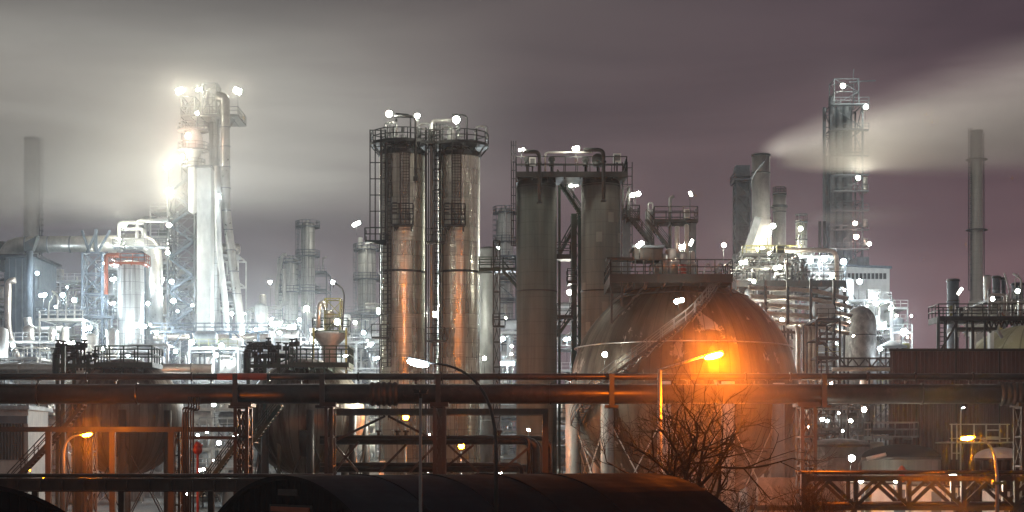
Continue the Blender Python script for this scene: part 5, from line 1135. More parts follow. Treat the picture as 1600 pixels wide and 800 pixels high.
# ================================================================== BARREL-ROOF SHEDS (foreground)
def shed(px, py, d, th, Lg, label, half=.95, sign=True):
    R = 8.6; x = X(px, d); zt = Z(py, d); zc = zt-R; a = Vector((math.cos(th), math.sin(th), 0)); b = Vector((math.sin(th), -math.cos(th), 0)); c = Vector((x, d, zc)); n = 40
    t = T('barrel_roof_shed', label, 'building', (x, d, 0), 'dark barrel roofed sheds in the foreground'); pm = math.acos(max(-1, -zc/R)) if zc < 0 else PI/2
    def pt(phi, s, r=R): return c+b*(r*math.sin(phi))+Vector((0, 0, r*math.cos(phi)))+a*s
    vs = []; ph = [-pm+2*pm*i/n for i in range(n+1)]; m = MB()
    for p in ph: vs += [pt(p, -.25, R+.1), pt(p, Lg+.25, R+.1), pt(p, -.25, R-.05), pt(p, Lg+.25, R-.05)]
    f = []
    for i in range(n): q = 4*i; f += [(q, q+4, q+5, q+1), (q+2, q+3, q+7, q+6), (q, q+2, q+6, q+4), (q+1, q+5, q+7, q+3)]
    m.add(vs, f, False); t.part('roof', m, M['roof'])
    for k in range(1, int(Lg/3.1)):
        q = MB(); q.tube([pt(p, k*3.1, R+.11) for p in ph], .035, 5); t.part('seam', q, M['roof'])
    m = MB()
    for s in (0, Lg): m.add([pt(p, s, R-.06) for p in ph], [tuple(range(n+1)) if s else tuple(reversed(range(n+1)))])
    o = t.part('end_wall', m, M['roof']); m = MB()
    for i in range(-20, 21):
        u = i*.4; h = math.sqrt(R*R-u*u)+zc-.08
        if h > .2: p0 = c+b*u-a*.03; m.beam((p0.x, p0.y, 0), (p0.x, p0.y, h), .05)
    t.part('batten', m, M['roof'], o)
    return t, c, a, b
t, c, a, b = shed(452, 747, 60, math.radians(40), 18.4, 'dark tarred shed with curved roof and boarded end wall, bottom centre')
def wallbox(u0, u1, z0, z1, off=.06): 
    m = MB(); v = []
    for s in (-off, -off-.06):
        for (u, z) in ((u0, z0), (u1, z0), (u1, z1), (u0, z1)): p = Vector((c.x, c.y, 0))+b*u+a*s; v.append((p.x, p.y, z))
    m.add(v, [(0,1,2,3),(7,6,5,4),(1,0,4,5),(2,1,5,6),(3,2,6,7),(0,3,7,4)]); return m
t.part('window_frame', wallbox(-1.2, 1.7, 3.4, 4.38), M['black']); t.part('red_lintel', wallbox(-1.0, 1.6, 4.12, 4.3, .13), M['orange'], label='dim red strip over the window'); 
t.part('faded_red_patch', wallbox(-.6, .7, 4.72, 4.95), M['brown'])
shed(-60, 759, 60, math.radians(140), 18, 'dark tarred shed cut off by the bottom left corner')

# ================================================================== STREET LAMPS
def street_lamp(pxp, ytop, pxl, pyl, d, kind, I, label, curve=True, r=.08, head=.75, matn='galv', r_b=.1, tilt=.2, cat='street lamp'):
    x = X(pxp, d); l = P(pxl, pyl, d); t = T('street_lamp', label, cat, (x, d, 0)); s = 1 if l.x > x else -1; m = MB(); zt = Z(ytop, d)
    end = Vector((l.x-s*head*.5, d, l.z-tilt*head*.3+.03))
    if curve:
        pts = [Vector((x, d, 0)), Vector((x, d, zt-1.5))]; R0 = abs(end.x-x)
        p0, p1, p2 = Vector((x, d, zt-1.5*(1 if R0 > 1.2 else .6))), Vector((x, d, end.z+.02-(R0*.05))), end; pts[1] = p0
        for i in range(1, 15): q = i/14; pts.append(p0*(1-q)**2+p1*2*q*(1-q)+p2*q*q)
        rr = [r*1.35]+[r]+[r*(1-.45*i/14) for i in range(1, 15)]; m.tube(pts, rr, 12)
    else:
        m.tube([(x, d, 0), (x, d, zt)], [r*1.4, r*.9], 12); m.tube([(x, d, zt-.05), end], [r*.7, r*.55], 10)
    t.part('pole', m, M[matn])
    a = Vector((s*math.cos(tilt), 0, math.sin(tilt))); cc = l; m = MB()
    n = 12; k = 8; vs = []
    for i in range(k+1):
        u = -1+2*i/k; w_ = math.sqrt(max(.02, 1-abs(u)**3))
        for j in range(n):
            an = 2*PI*j/n; p = cc+a*(u*head*.5)+Vector((0, 1, 0))*(math.cos(an)*head*.12*w_)+Vector((-a.z*s, 0, abs(a.x)))*(math.sin(an)*head*.05*w_+head*.11); vs.append(p)
    fs = [(i*n+j, i*n+(j+1) % n, (i+1)*n+(j+1) % n, (i+1)*n+j) for i in range(k) for j in range(n)]; m.add(vs, fs, True); m.add([vs[j] for j in range(n)], [tuple(range(n))]); m.add([vs[k*n+j] for j in range(n)], [tuple(reversed(range(n)))])
    h = t.part('lamp_head', m, M['grey'])
    m = MB(); vs = []
    for i in range(k+1):
        u = -1+2*i/k; w_ = math.sqrt(max(.02, 1-abs(u)**2.4))
        for j in range(n):
            an = 2*PI*j/n; p = cc+a*(u*head*.47)+Vector((0, 1, 0))*(math.cos(an)*head*.2*w_)-Vector((-a.z*s, 0, abs(a.x)))*(math.sin(an)*head*.15*w_+head*.04); vs.append(p)
    m.add(vs, [f[::-1] for f in fs], True)
    area = head*.9*head*.36
    t.part('lamp_glass', m, lampmat(kind, I/area)); return t
ORG = 1800.0
lw = street_lamp(775, 640, 653, 566, 60, 'c', 26, 'curved street lamp with bright white lit head before the silver columns', True, .075, .85, 'dark', tilt=.22)
street_lamp(1031, 577, 1115, 555, 92, 'o', ORG, 'tallest orange street lamp with straight pole before the brown sphere', False, .13, 1.15, 'galv', tilt=.25)
street_lamp(99, 690, 136, 679, 98, 's', 300, 'orange street lamp with curved neck before the left sphere', True, .09, .62, 'galv')
t = street_lamp(1558, 710, 1511, 684, 88, 's', 520, 'orange street lamp with curved neck at the bottom right', True, .09, .72, 'galv', tilt=-.1)
m = MB(); x = X(1560, 88); m.box(x-.35, x+.35, 87.8, 88.2, Z(757, 88), Z(753, 88)); m.ball((x-.3, 87.9, Z(752, 88)), .12); m.ball((x+.3, 87.9, Z(754, 88)), .1); t.part('clamp_bracket', m, M['yellow'])
def globe_lamp(px, py, d, I, label):
    l = P(px, py, d); t = T('street_lamp', label, 'street lamp', (l.x, d, 0)); m = MB(); m.tube([(l.x, d, 0), (l.x, d, l.z-.3)], [.1, .06], 10); t.part('pole', m, M['galv'])
    m = MB(); m.lathe([(.07, -.36), (.2, -.3), (.22, -.24)], l, 14); t.part('lamp_collar', m, M['dark'])
    m = MB(); m.ball(l, .27); t.part('lamp_globe', m, lampmat('s', I/(PI*.27**2))); return t
globe_lamp(721, 697, 150, 260, 'small orange globe lamp low among the pipes before the right silver column')
globe_lamp(634, 652, 150, 260, 'orange globe lamp behind the pipe rack before the left silver column')
street_lamp(1501, 655, 1505, 637, 128, 'c', 1.5, 'slim pale lamp post with tiny lit head before the corrugated wall', True, .06, .28, 'pale')
t = T('camera_mast', 'slim unlit mast with a two-headed box top beside the white street lamp', 'mast', (X(657, 55), 55, 0)); m = MB(); x = X(657, 55); m.tube([(x, 55, 0), (x, 55, Z(622, 55))], [.07, .045], 10); t.part('pole', m, M['grey'])
m = MB(); z = Z(615, 55); m.tube([(x, 55, z-.15), (x, 55, z)], .06, 8); m.box(x-.22, x+.22, 54.9, 55.1, z, z+.04)
for s in (-1, 1): m.add([(x+s*.03, 54.85, z+.04), (x+s*.2, 54.85, z+.04), (x+s*.26, 54.85, z+.14), (x+s*.03, 54.85, z+.12), (x+s*.03, 55.15, z+.04), (x+s*.2, 55.15, z+.04), (x+s*.26, 55.15, z+.14), (x+s*.03, 55.15, z+.12)], [(0,1,2,3),(7,6,5,4),(0,4,5,1),(1,5,6,2),(2,6,7,3),(3,7,4,0)])
t.part('twin_head', m, M['black'])

# ================================================================== TREES
def tree(px, d, h, spread, seed, label, depth=7, r0=.2, lean=0, name='bare_tree', nb=(2, 3), stems=1):
    r = random.Random(seed); x = X(px, d); t = T(name, label, 'tree' if h > 4 else 'bush', (x, d, 0)); tr = MB(); cr = MB(); fine = MB()
    def grow(p, dr, ln, rad, k):
        pts = [p]; q = p; dd = dr.copy(); n = 4 if k < 3 else 3
        for i in range(n):
            dd = (dd+Vector((r.uniform(-1, 1)*.16, r.uniform(-1, 1)*.16, r.uniform(-.5, 1)*.10))).normalized(); q = q+dd*(ln/n); pts.append(q)
        rr = [rad*(1-.32*i/n) for i in range(n+1)]
        (tr if k == 0 else cr if k < 4 else fine).tube(pts, rr, 8 if k < 2 else (5 if k < 4 else 3), False)
        if k >= depth or rad < .012 and k > 5: return
        for j in range(r.randint(*nb)+(1 if k < 2 else 0)):
            ax = dd.orthogonal().normalized(); ax.rotate(Matrix.Rotation(r.uniform(0, 2*PI), 3, dd)); an = r.uniform(.3, .85)*spread
            nd2 = dd.copy(); nd2.rotate(Matrix.Rotation(an, 3, ax)); nd2.z += .06; i0 = r.choice((n, n, n-1, n-1, n-2)) if k else r.choice((n, n-1))
            grow(pts[i0], nd2.normalized(), ln*r.uniform(.66, .86), max(.010, rad*r.uniform(.52, .68)), k+1)
    for s in range(stems): grow(Vector((x+r.uniform(-.1, .1)*stems, d, 0)), Vector((lean+(r.uniform(-.35, .35) if stems > 1 else 0), r.uniform(-.1, .1), 1)).normalized(), h*.27, r0, 0)
    t.part('trunk', tr, M['bark']); c_ = t.part('branches', cr, M['bark']); t.part('twigs', fine, M['bark'], c_); return t
tree(1052, 86, 13.5, 1.35, 21, 'large bare tree with spreading black branches around the orange street lamp', 6, .24, 0, nb=(2, 3), stems=2)
tree(975, 87, 11.5, 1.35, 5, 'bare tree before the left flank of the brown sphere', 6, .14, .1)
tree(1275, 88, 6.0, 1.0, 14, 'bare bushy sapling left of the white lamp by the truss bridge', 6, .08, 0, stems=3)
tree(1190, 87, 5.6, 1.1, 16, 'small bare tree before the orange lit rubble wall', 6, .09, -.1)
tree(470, 100, 4.8, 1.0, 31, 'leafless bush before the foot of the second sphere', 6, .05, 0, 'bare_bush', stems=3)
tree(540, 101, 4.5, 1.0, 32, 'leafless bush below the left end of the pipe rack', 6, .05, 0, 'bare_bush', stems=3)
tree(760, 101, 5.0, 1.0, 33, 'leafless bush below the bend of the white street lamp pole', 6, .05, 0, 'bare_bush', stems=3)
tree(985, 88, 5.0, 1.0, 36, 'thin leafless bush at the end of the dark shed', 6, .05, 0, 'bare_bush', stems=2)
# rough hedge and litter under the second sphere
t = T('spoil_heap', 'orange lit heap of broken rubble before the foot of the second sphere', 'heap', (X(475, 106), 106, 0)); r6 = random.Random(4); m = MB()
for i in range(220):
    u = r6.gauss(0, 1.3); v = r6.uniform(-.9, .9); h = max(.3, Z(727, 106)*(1-abs(u)/5)*r6.uniform(.7, 1)); s = r6.uniform(.15, .4); p = Vector((X(475, 106)+u*.9, 106+v, h*r6.random()**.4)); ax = [Vector((r6.uniform(-1, 1), r6.uniform(-1, 1), r6.uniform(-1, 1))).normalized()*s for _ in range(4)]
    m.add([p+q for q in ax], [(0,1,2),(0,2,3),(0,3,1),(1,3,2)])
m.lathe([(3.4, 0), (2.6, 2), (1.6, 4), (.3, 5.0)], (X(475, 106), 106, 0), 14); t.part('rubble', m, M['mottle'])

# ================================================================== FLOODLIGHTS
FL = [
 # px, py, d, I, r, kind, drop, tube, label
 (281, 142, 258, 26, .42, 'w', 4, (.5, .2), 'left of the two outermost floodlights on top of the steamy left tower'),
 (311, 140, 260, 16, .36, 'w', 4, None, 'inner floodlight at the very top of the steamy left tower'),
 (371, 142, 262, 38, .45, 'w', 4, (.5, -.2), 'rightmost floodlight on top of the steamy left tower'),
 (308, 177, 256, 10, .35, 'w', 3, None, 'floodlight over the conical vessel of the left tower'),
 (294, 212, 256, 18, .5, 'p', 3, None, 'warm floodlight on the shoulder of the conical vessel'),
 (283, 246, 256, 16, .3, 'w', 3, (.35, .3), 'slanted floodlight below the conical vessel, upper of two'),
 (262, 261, 256, 18, .3, 'w', 3, (.4, .2), 'slanted floodlight below the conical vessel, lower of two'),
 (265, 300, 256, 28, .7, 'w', 4, None, 'biggest blazing floodlight left of the left tower'),
 (264, 352, 256, 30, .5, 'w', 4, None, 'blazing floodlight above the elbow of the silver duct'),
 (342, 307, 253, 25, .3, 'c', 2, None, 'small floodlight on the right of the white shaft'),
 (194, 353, 249, 70, .35, 'w', 2, None, 'floodlight on the white pipe portal, upper'),
 (186, 374, 249, 50, .3, 'w', 2, None, 'floodlight on the white pipe portal, lower'),
 (262, 395, 254, 45, .4, 'w', 3, None, 'floodlight right of the duct elbow, halfway down'),
 (177, 436, 247, 60, .3, 'c', 2, None, 'floodlight left of the grey clad drum, upper'),
 (176, 474, 247, 60, .3, 'c', 2, None, 'floodlight left of the grey clad drum, lower'),
 (231, 474, 247, 60, .3, 'c', 2, None, 'floodlight right of the grey clad drum'),
 (220, 509, 230, 60, .3, 'c', 3, (.7, -.12), 'long bright floodlight at the right foot of the grey clad drum'),
 (67, 461, 240, 60, .36, 'c', 3, None, 'floodlight beside the foot of the tall left chimney'),
 (98, 461, 240, 45, .3, 'c', 3, None, 'floodlight between left chimney and lattice tower'),
 (116, 469, 240, 50, .32, 'c', 3, None, 'floodlight just left of the lattice tower'),
 (137, 513, 232, 80, .38, 'c', 3, None, 'floodlight under the lattice tower'),
 (112, 536, 228, 50, .32, 'w', 3, None, 'floodlight directly above the left sphere platform'),
 (58, 427, 244, 30, .25, 'c', 3, None, 'small floodlight on the blue-grey casing'),
 (274, 549, 224, 50, .32, 'c', 3, None, 'floodlight at the left foot of the white shaft'),
 (346, 541, 224, 60, .36, 'c', 3, None, 'floodlight at the right foot of the white shaft, upper'),
 (338, 555, 224, 60, .4, 'c', 3, None, 'floodlight at the right foot of the white shaft, lower'),
 (362, 490, 250, 50, .34, 'c', 3, None, 'floodlight between white shaft and leaning pipe'),
 (271, 470, 258, 60, .3, 'c', 2, None, 'floodlight low on the lattice stair tower'),
 (268, 440, 258, 50, .3, 'c', 2, None, 'floodlight midway on the lattice stair tower'),
 (422, 441, 330, 40, .42, 'w', 6, None, 'lone floodlight left of the hazy centre columns'),
 (479, 482, 300, 110, .46, 'w', 6, None, 'floodlight in front of the tallest hazy column'),
 (430, 506, 250, 130, .3, 'w', 5, (.8, 0), 'wide floodlight low in the hazy centre, left'),
 (456, 512, 252, 90, .4, 'c', 4, None, 'floodlight low in the hazy centre, middle'),
 (402, 515, 256, 90, .34, 'c', 4, None, 'floodlight low in the hazy centre near the leaning pipe'),
 (405, 543, 200, 40, .3, 'w', 5, None, 'floodlight seen through the second sphere platform'),
 (520, 441, 159, 45, .26, 'w', .6, None, 'floodlight on a bent arm above the yellow skid'),
 (527, 503, 158, 60, .28, 'w', 1, None, 'bright floodlight in front of the yellow skid'),
 (555, 504, 300, 60, .4, 'w', 5, None, 'floodlight right of the yellow skid'),
 (542, 556, 150, 12, .2, 'w', 3, None, 'small floodlight under the yellow skid'),
 (579, 538, 240, 30, .3, 'c', 4, None, 'floodlight low left of the silver columns'),
 (557, 350, 340, 40, .3, 'w', 3, (.7, .35), 'slanted floodlight on top of the pale distant column'),
 (598, 486, 182, 110, .3, 'w', 3, (.6, 0), 'bright floodlight behind the left ladder tower of the silver columns'),
 (684, 491, 181, 110, .3, 'w', 3, (.7, 0), 'bright floodlight between the twin silver columns'),
 (608, 178, 172, 70, .34, 'w', 3, None, 'leftmost floodlight above the silver columns'),
 (652, 181, 172, 80, .36, 'w', 3, None, 'middle floodlight above the silver columns'),
 (713, 187, 172, 90, .38, 'w', 3, None, 'rightmost floodlight above the silver columns'),
 (815, 234, 162, 22, .26, 'w', 2, None, 'left floodlight above the concrete columns'),
 (900, 232, 162, 34, .28, 'w', 2, (.3, .05), 'middle floodlight above the concrete columns'),
 (896, 289, 168, 34, .26, 'w', 2, None, 'floodlight under the concrete columns platform, left of two'),
 (909, 284, 168, 22, .22, 'w', 1.5, None, 'floodlight under the concrete columns platform, right of two'),
 (993, 304, 158, 30, .3, 'w', 3, None, 'floodlight on the stair tower right of the concrete columns'),
 (890, 457, 172, 70, .36, 'w', 3, None, 'floodlight in the gap between the concrete columns'),
 (886, 530, 230, 60, .4, 'c', 4, None, 'floodlight low in the gap between the concrete columns'),
 (793, 568, 225, 140, .34, 'c', 5, (.9, 0), 'wide bright floodlight low behind the silver columns'),
 (782, 530, 240, 60, .36, 'c', 5, None, 'floodlight behind the green walkway'),
 (778, 388, 330, 10, .3, 'c', 3, None, 'tiny floodlight right of the green domed vessel'),
 (757, 560, 180, 12, .2, 'w', 3, None, 'dim floodlight at the foot of the green domed vessel'),
 (1000, 382, 143, 26, .2, 'w', 1.5, (.25, .2), 'floodlight on the little cabin above the brown sphere'),
 (1066, 386, 149, 60, .34, 'w', 3, None, 'bright floodlight between the thin vents above the brown sphere'),
 (1080, 379, 144, 4, .12, 'w', 4, (.12, .25), 'small slanted floodlight on a thin mast above the brown sphere'),
 (1079, 303, 156, 4, .15, 'w', 4.5, (.1, -.2), 'small dim lamp head on a tall mast over the upper walkway'),
 (1061, 470, 139.3, 34, .3, 'w', 1, None, 'floodlight fixed high on the face of the brown sphere'),
 (945, 554, 141.5, 34, .3, 'w', 3, None, 'floodlight at the left flank of the brown sphere'),
 (1131, 383, 235, 55, .4, 'w', 6, None, 'lone floodlight on a mast left of the right plant'),
 (1162, 410, 228, 60, .5, 'w', 3, None, 'floodlight at the left end of the right plant'),
 (1188, 389, 238, 60, .48, 'w', 2, None, 'floodlight at the yellow handrails of the right plant'),
 (1200, 366, 244, 30, .4, 'w', 2, None, 'floodlight low on the wide stack'),
 (1208, 353, 246, 30, .4, 'w', 2, None, 'floodlight between the wide stack and the mid height stack'),
 (1251, 357, 243, 36, .42, 'w', 3, None, 'floodlight on the short silver stack'),
 (1266, 408, 243, 60, .5, 'c', 3, None, 'floodlight under the square pipe arch, left'),
 (1288, 404, 243, 60, .5, 'c', 3, None, 'floodlight under the square pipe arch, right'),
 (1215, 418, 229, 60, .36, 'w', 2, None, 'floodlight among the knot of bright vessels'),
 (1318, 409, 250, 90, .44, 'c', 3, None, 'floodlight right of the square pipe arch'),
 (1343, 440, 258, 60, .5, 'c', 4, None, 'floodlight on the left of the white building front'),
 (1369, 472, 258, 60, .5, 'c', 4, None, 'floodlight on the middle of the white building front'),
 (1391, 482, 262, 20, .34, 'w', 4, None, 'small floodlight at the right corner of the white building'),
 (1412, 519, 250, 130, .5, 'c', 5, None, 'bright floodlight at the right end of the white pipe tower'),
 (1380, 510, 250, 60, .5, 'c', 5, None, 'floodlight before the foot of the white building'),
 (1317, 134, 326, 80, .5, 'w', 3, None, 'floodlight at the top of the right tower'),
 (1353, 167, 326, 50, .42, 'w', 3, None, 'floodlight near the top right edge of the right tower'),
 (1341, 278, 325, 40, .5, 'w', 3, None, 'floodlight halfway up the right tower'),
 (1336, 349, 325, 26, .4, 'p', 3, None, 'warm floodlight low on the right tower, upper'),
 (1338, 370, 325, 26, .5, 'p', 3, None, 'warm floodlight low on the right tower, lower'),
 (1358, 381, 325, 16, .4, 'w', 3, None, 'small floodlight at the right foot of the right tower'),
 (1551, 467, 170, 30, .3, 'w', 2, None, 'floodlight on the rack left of the olive tank'),
 (1590, 455, 172, 45, .34, 'w', 2, None, 'floodlight on the rack above the olive tank'),
 (1500, 455, 190, 3, .16, 'w', 5, (.25, .35), 'slanted dim lamp head between far right stack and chimney'),
 (334, 632, 180, 60, .34, 'w', 3, None, 'floodlight just under the pipeline between the left spheres'),
 (342, 692, 170, 30, .26, 'w', 4, None, 'floodlight between the left spheres, middle height'),
 (315, 734, 120, 8, .16, 'w', 3, None, 'floodlight between the left spheres, near the stair'),
 (309, 680, 160, 10, .2, 'c', 3, None, 'small floodlight left of the middle one between the spheres'),
 (292, 772, 110, 1.5, .08, 'w', 2, None, 'tiny floodlight above the low bridge between the spheres'),
 (368, 681, 170, 8, .18, 'c', 3, None, 'small floodlight before the lattice support'),
 (826, 672, 135, 10, .16, 'w', 2, None, 'small floodlight at the right end of the pipe rack'),
 (782, 738, 160, 14, .22, 'w', 2, None, 'small floodlight low behind the white street lamp pole'),
 (1331, 716, 118, 14, .26, 'w', 4, None, 'white floodlight before the flat grey tank'),
 (1224, 717, 160, 8, .18, 'w', 3, None, 'small floodlight at the lower right of the brown sphere'),
 (1473, 738, 116, 4, .2, 'w', 1, (.35, 0), 'little lit strip right of the dark domed tank, left of two'),
 (1489, 739, 116, 4, .18, 'w', 1, (.25, 0), 'little lit strip right of the dark domed tank, right of two'),
 (1345, 750, 104, 20, .2, 'w', 1, None, 'floodlight hidden behind the top chord over the white cabins'),
 (1400, 751, 104, 25, .2, 'w', 1, None, 'floodlight behind the top chord over the pale cabin'),
 (130, 640, 200, 40, .3, 'w', 3, None, 'floodlight behind the left sphere'),
 (30, 612, 200, 60, .4, 'c', 3, None, 'floodlight behind the pipeline above the slatted shed'),
 (575, 620, 200, 60, .36, 'w', 4, None, 'floodlight behind the bellows of the pipeline'),
 (860, 740, 170, 20, .26, 'w', 2, None, 'low floodlight left of the brown sphere foot'),
 (1300, 600, 200, 60, .36, 'p', 3, None, 'warm floodlight behind the pipeline before the cream pipes'),
 (1350, 640, 175, 40, .28, 'w', 3, None, 'floodlight below the pipeline left of the corrugated wall'),
]
FL += [
 (606, 613, 140, 200, .2, 'w', 3, None, 'unseen floodlight added behind the bellows of the thick pipeline'),  # added out of sight to light the silver columns white from the front
 (676, 613, 140, 200, .2, 'w', 3, None, 'unseen floodlight added behind the pipeline before the gap of the silver columns'),  # second unseen lamp added for white light on the silver columns
 (756, 613, 140, 140, .2, 'w', 3, None, 'unseen floodlight added behind the pipeline before the domed grey-green vessel'),  # unseen lamp added to light the domed vessel and dark concrete column
 (20, 540, 226, 40, .3, 'c', 3, None, 'floodlight low at the left edge below the blue-grey casing'),
 (5, 575, 222, 40, .3, 'c', 3, None, 'floodlight at the left edge just above the grey main'),
 (85, 520, 226, 40, .3, 'c', 3, None, 'floodlight before the foot of the left chimney, low'),
 (160, 545, 224, 40, .28, 'w', 3, None, 'floodlight above the railing of the left sphere platform'),
 (200, 556, 222, 30, .25, 'c', 3, None, 'floodlight just over the right half of the left sphere platform'),
 (245, 520, 232, 60, .3, 'c', 3, None, 'floodlight between grey clad drum and white shaft, low'),
 (300, 535, 226, 50, .3, 'c', 3, None, 'floodlight before the foot of the white shaft'),
 (378, 520, 232, 40, .3, 'c', 3, None, 'floodlight just right of the leaning pipe foot'),
 (437, 520, 230, 60, .3, 'c', 3, None, 'floodlight behind the second sphere platform, left'),
 (468, 500, 290, 80, .35, 'c', 4, None, 'floodlight before the shorter hazy column'),
 (490, 530, 230, 60, .3, 'c', 3, None, 'floodlight behind the second sphere platform, right'),
 (568, 520, 250, 60, .3, 'c', 3, None, 'floodlight left of the silver columns, low'),
 (588, 560, 220, 30, .25, 'c', 3, None, 'floodlight at the lower left of the silver columns'),
 (640, 520, 230, 60, .3, 'c', 3, None, 'floodlight behind the left silver column'),
 (1178, 440, 224, 50, .3, 'w', 2, None, 'floodlight low at the left end of the pipe fan'),
 (1238, 392, 240, 60, .3, 'w', 2, None, 'floodlight in the middle of the right plant'),
 (1300, 430, 246, 60, .3, 'c', 2, None, 'floodlight low under the right leg of the square pipe arch'),
 (1222, 500, 222, 50, .3, 'w', 3, None, 'floodlight right behind the shoulder of the brown sphere'),
 (1318, 480, 240, 50, .3, 'c', 3, None, 'floodlight left of the mottled tank'),
 (1375, 545, 230, 40, .28, 'c', 3, None, 'floodlight under the conical canopy'),
 (1405, 560, 220, 30, .25, 'c', 3, None, 'floodlight just above the corner of the corrugated building'),
]
LS = 5.3
for px, py, d, I, r, kind, drop, tb, lab in FL:
    near_ = d < 200 and px not in (598, 684, 1331, 1400, 1345)
    flood(px, py, d, lab, I*(1.6 if near_ else LS), r, kind, drop, tube=tb)
rp = random.Random(12)
for i in range(80):
    a = rp.choice(((0, 130, 440, 575, 222, 300), (130, 380, 400, 580, 216, 262), (380, 600, 470, 580, 216, 300), (285, 372, 640, 740, 175, 215), (750, 800, 480, 575, 205, 260), (1160, 1320, 390, 580, 200, 250), (1310, 1425, 440, 580, 215, 262), (1240, 1385, 640, 735, 165, 195), (555, 700, 640, 740, 185, 215)))
    d = rp.uniform(a[4], a[5]); c = P(rp.uniform(a[0], a[1]), rp.uniform(a[2], a[3]), d); t = T('work_light', 'one of many tiny pinpoint work lights sprinkled through the lit pipework', 'work light', c, 'tiny pinpoint work lights'); k = rp.choice('wccwp'); r = rp.uniform(.10, .2)
    m = MB(); m.lathe([(r*.5, .32), (r*1.05, .1), (r*1.05, .04)], c, 8, 'Y', closed=False); m.beam((c.x, c.y+.3, c.z-1.5), (c.x, c.y+.3, c.z), .06); t.part('housing', m, M['dark']); bulb_obj(t, c, r, k, rp.uniform(10, 40))
# plain area of sodium light behind the left stair
for i, (px, py) in enumerate(((45, 735), (62, 742), (68, 745))):
    flood(px, py, 150, ['small orange work lamp behind the long dark stair, left', 'small orange work lamp behind the long dark stair, middle', 'small orange work lamp behind the long dark stair, right'][i], 8, .14, 's', 2, group='orange work lamps')

# ================================================================== HAZE AND STEAM
hz = MB(); hz.box(-905, 905, -25, 1160, -1, 92)
vm = bpy.data.materials.new('air'); vm.use_nodes = True; t_ = vm.node_tree; t_.nodes.clear(); pv = t_.nodes.new('ShaderNodeVolumePrincipled'); o_ = t_.nodes.new('ShaderNodeOutputMaterial'); t_.links.new(pv.outputs[0], o_.inputs['Volume'])
pv.inputs['Color'].default_value = (.9, .93, 1, 1); pv.inputs['Density'].default_value = HAZE; pv.inputs['Anisotropy'].default_value = .85
struct('haze', hz, vm, 'stuff')
def steam(name, label, bounds, build, color=(1, .97, .92), g_=0.3):
    vm = bpy.data.materials.new(name); vm.use_nodes = True; t_ = vm.node_tree; t_.nodes.clear(); gg = G(t_); pv = t_.nodes.new('ShaderNodeVolumePrincipled'); o_ = t_.nodes.new('ShaderNodeOutputMaterial'); t_.links.new(pv.outputs[0], o_.inputs['Volume'])
    pv.inputs['Color'].default_value = (*color, 1); pv.inputs['Anisotropy'].default_value = g_; v = t_.nodes.new('ShaderNodeTexCoord').outputs['Object']; x, y, z = gg.sep(v); gg.link(build(gg, v, x, y, z), pv.inputs['Density'])
    m = MB(); x0, x1, y0, y1, z0, z1 = bounds; cx, cy_, cz = (x0+x1)/2, (y0+y1)/2, (z0+z1)/2; m.box(*bounds); o = mesh(name, m, vm, (cx, cy_, cz)); o.location = (cx, cy_, cz); o['kind'] = 'stuff'; o['label'] = label
    return o
def mist(gg, v, x, y, z):
    n = gg.noise(gg.map(v, (1, 1, 2)), .02, 3, .5)
    return gg.m('MULTIPLY', gg.m('MULTIPLY', gg.ss(z, 34, -34), gg.ss(x, 20, -40, .15, 1.0)), gg.m('MULTIPLY', gg.ss(n, .25, .7, .5, 1.2), gg.m('MULTIPLY', gg.ss(gg.m('ABSOLUTE', y), 95, 70), .0016)))
steam('ground_mist', 'thin bluish mist hanging between the lit process units', (-105, 105, 205, 395, -.5, 70), mist, (.85, .93, 1), .6)
def lamp_mist(peak):  # local mist volume added to give an orange street lamp its halo
    def low(gg, v, x, y, z):
        n = gg.noise(gg.map(v, (1, 1, 2)), .22, 3, .5)
        near = gg.m('MULTIPLY', gg.ss(gg.m('ABSOLUTE', x), 8.3, .3), gg.m('MULTIPLY', gg.ss(z, 7.5, 1.0), gg.ss(gg.m('ABSOLUTE', y), 6.5, 2)))
        return gg.m('MULTIPLY', gg.m('MULTIPLY', near, peak), gg.ss(n, .2, .8, .6, 1.25))
    return low
steam('halo_mist', 'mist added for the halo round the tall orange lamp and the bare tree', (3.4, 20.4, 85.3, 98.8, -.5, 18.5), lamp_mist(.0105), (1, 1, 1), .45)
steam('halo_mist', 'mist added for the halo round the left orange lamp', (-34, -17.4, 91.3, 104.5, -.5, 14.5), lamp_mist(.005), (1, 1, 1), .45)
steam('halo_mist', 'mist added for the halo round the right orange lamp', (16.4, 33, 81.3, 94.8, -.5, 14.5), lamp_mist(.004), (1, 1, 1), .45)
# left bank of steam around the tall tower
def left(gg, v, x, y, z):
    n = gg.noise(gg.map(v, (.5, .5, 2.2)), .055, 4, .55, .3)
    zz = gg.m('ADD', z, gg.m('MULTIPLY', gg.m('SUBTRACT', n, .5), 9))
    prof = gg.m('MULTIPLY', gg.ss(zz, -17, -8), gg.ss(zz, 17, 0)); prof = gg.m('MULTIPLY', prof, gg.ss(gg.m('ABSOLUTE', gg.m('ADD', x, 12.0)), 40, 6, .4, 1)); ex = gg.m('MULTIPLY', gg.ss(x, 46, -14), gg.ss(y, 13, 3)); ex = gg.m('MULTIPLY', ex, gg.ss(y, -13, -3))
    return gg.m('MULTIPLY', gg.m('MULTIPLY', prof, ex), gg.m('MULTIPLY', gg.ss(n, .25, .7, .4, 1.2), .085))
steam('steam_bank', 'wide pale bank of steam wrapping the left tower', (X(-260, 255), X(640, 255), 242, 268, Z(350, 255), Z(40, 255)), left)
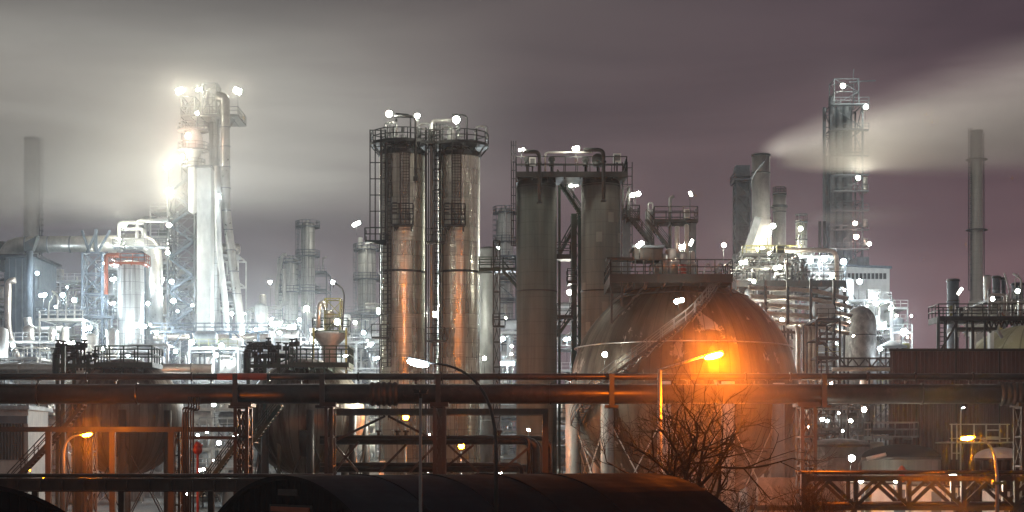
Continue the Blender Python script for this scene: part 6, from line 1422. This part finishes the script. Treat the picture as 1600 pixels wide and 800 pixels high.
def right(gg, v, x, y, z):
    s = gg.m('ADD', x, 34.5); u = gg.m('DIVIDE', s, 70.0)                    # 0 at the apex, grows to the right
    n = gg.noise(gg.map(v, (.35, .5, 1.6)), .09, 4, .55, .3)
    hw = gg.m('ADD', 1.5, gg.m('MULTIPLY', gg.m('POWER', gg.m('MAXIMUM', u, 0.001), .75), 12.5)); zc_ = gg.m('ADD', -9.5, gg.m('MULTIPLY', u, 11.5))
    q = gg.m('DIVIDE', gg.m('ADD', gg.m('SUBTRACT', z, zc_), gg.m('MULTIPLY', gg.m('SUBTRACT', n, .5), gg.m('MULTIPLY', hw, .9))), hw)
    prof = gg.m('MULTIPLY', gg.ss(q, -1.0, -.45), gg.ss(q, 1.05, -.5)); yy = gg.m('DIVIDE', gg.m('ABSOLUTE', y), gg.m('ADD', hw, .5)); prof = gg.m('MULTIPLY', prof, gg.ss(yy, 1.0, .3))
    return gg.m('MULTIPLY', gg.m('MULTIPLY', prof, gg.ss(s, 0, 4)), gg.m('DIVIDE', 1.15, gg.m('ADD', hw, 2.2)))
xa, xb = X(1196, 290), X(1196, 290)+72
pl = steam('steam_plume', 'steam plume streaming right across the tall right tower', (xa, xb, 276, 304, Z(268, 290), Z(60, 290)), right, g_=0.0)
pl.scale = (1.12, 1.12, 1.12); pl.location = ((xa+xb)/2*1.12, 324.8, CZ+((Z(268, 290)+Z(60, 290))/2-CZ)*1.12)

def small(gg, v, x, y, z):
    q = gg.m('DIVIDE', gg.m('SUBTRACT', z, gg.m('MULTIPLY', x, .02)), gg.m('ADD', 2.2, gg.m('MULTIPLY', x, .05))); n = gg.noise(gg.map(v, (.5, 1, 1.6)), .2, 3)
    return gg.m('MULTIPLY', gg.m('MULTIPLY', gg.ss(gg.m('ABSOLUTE', q), 1, 0), gg.m('MULTIPLY', gg.ss(x, -11, -6), gg.ss(x, 12, -4))), gg.m('MULTIPLY', gg.ss(gg.m('ABSOLUTE', y), 3, 1), gg.m('MULTIPLY', n, .16)))
steam('steam_wisp', 'faint wisp of steam drifting right from the short silver stack', (X(1243, 280), X(1243, 280)+24, 276.5, 283.5, Z(372, 280), Z(305, 280)), small)
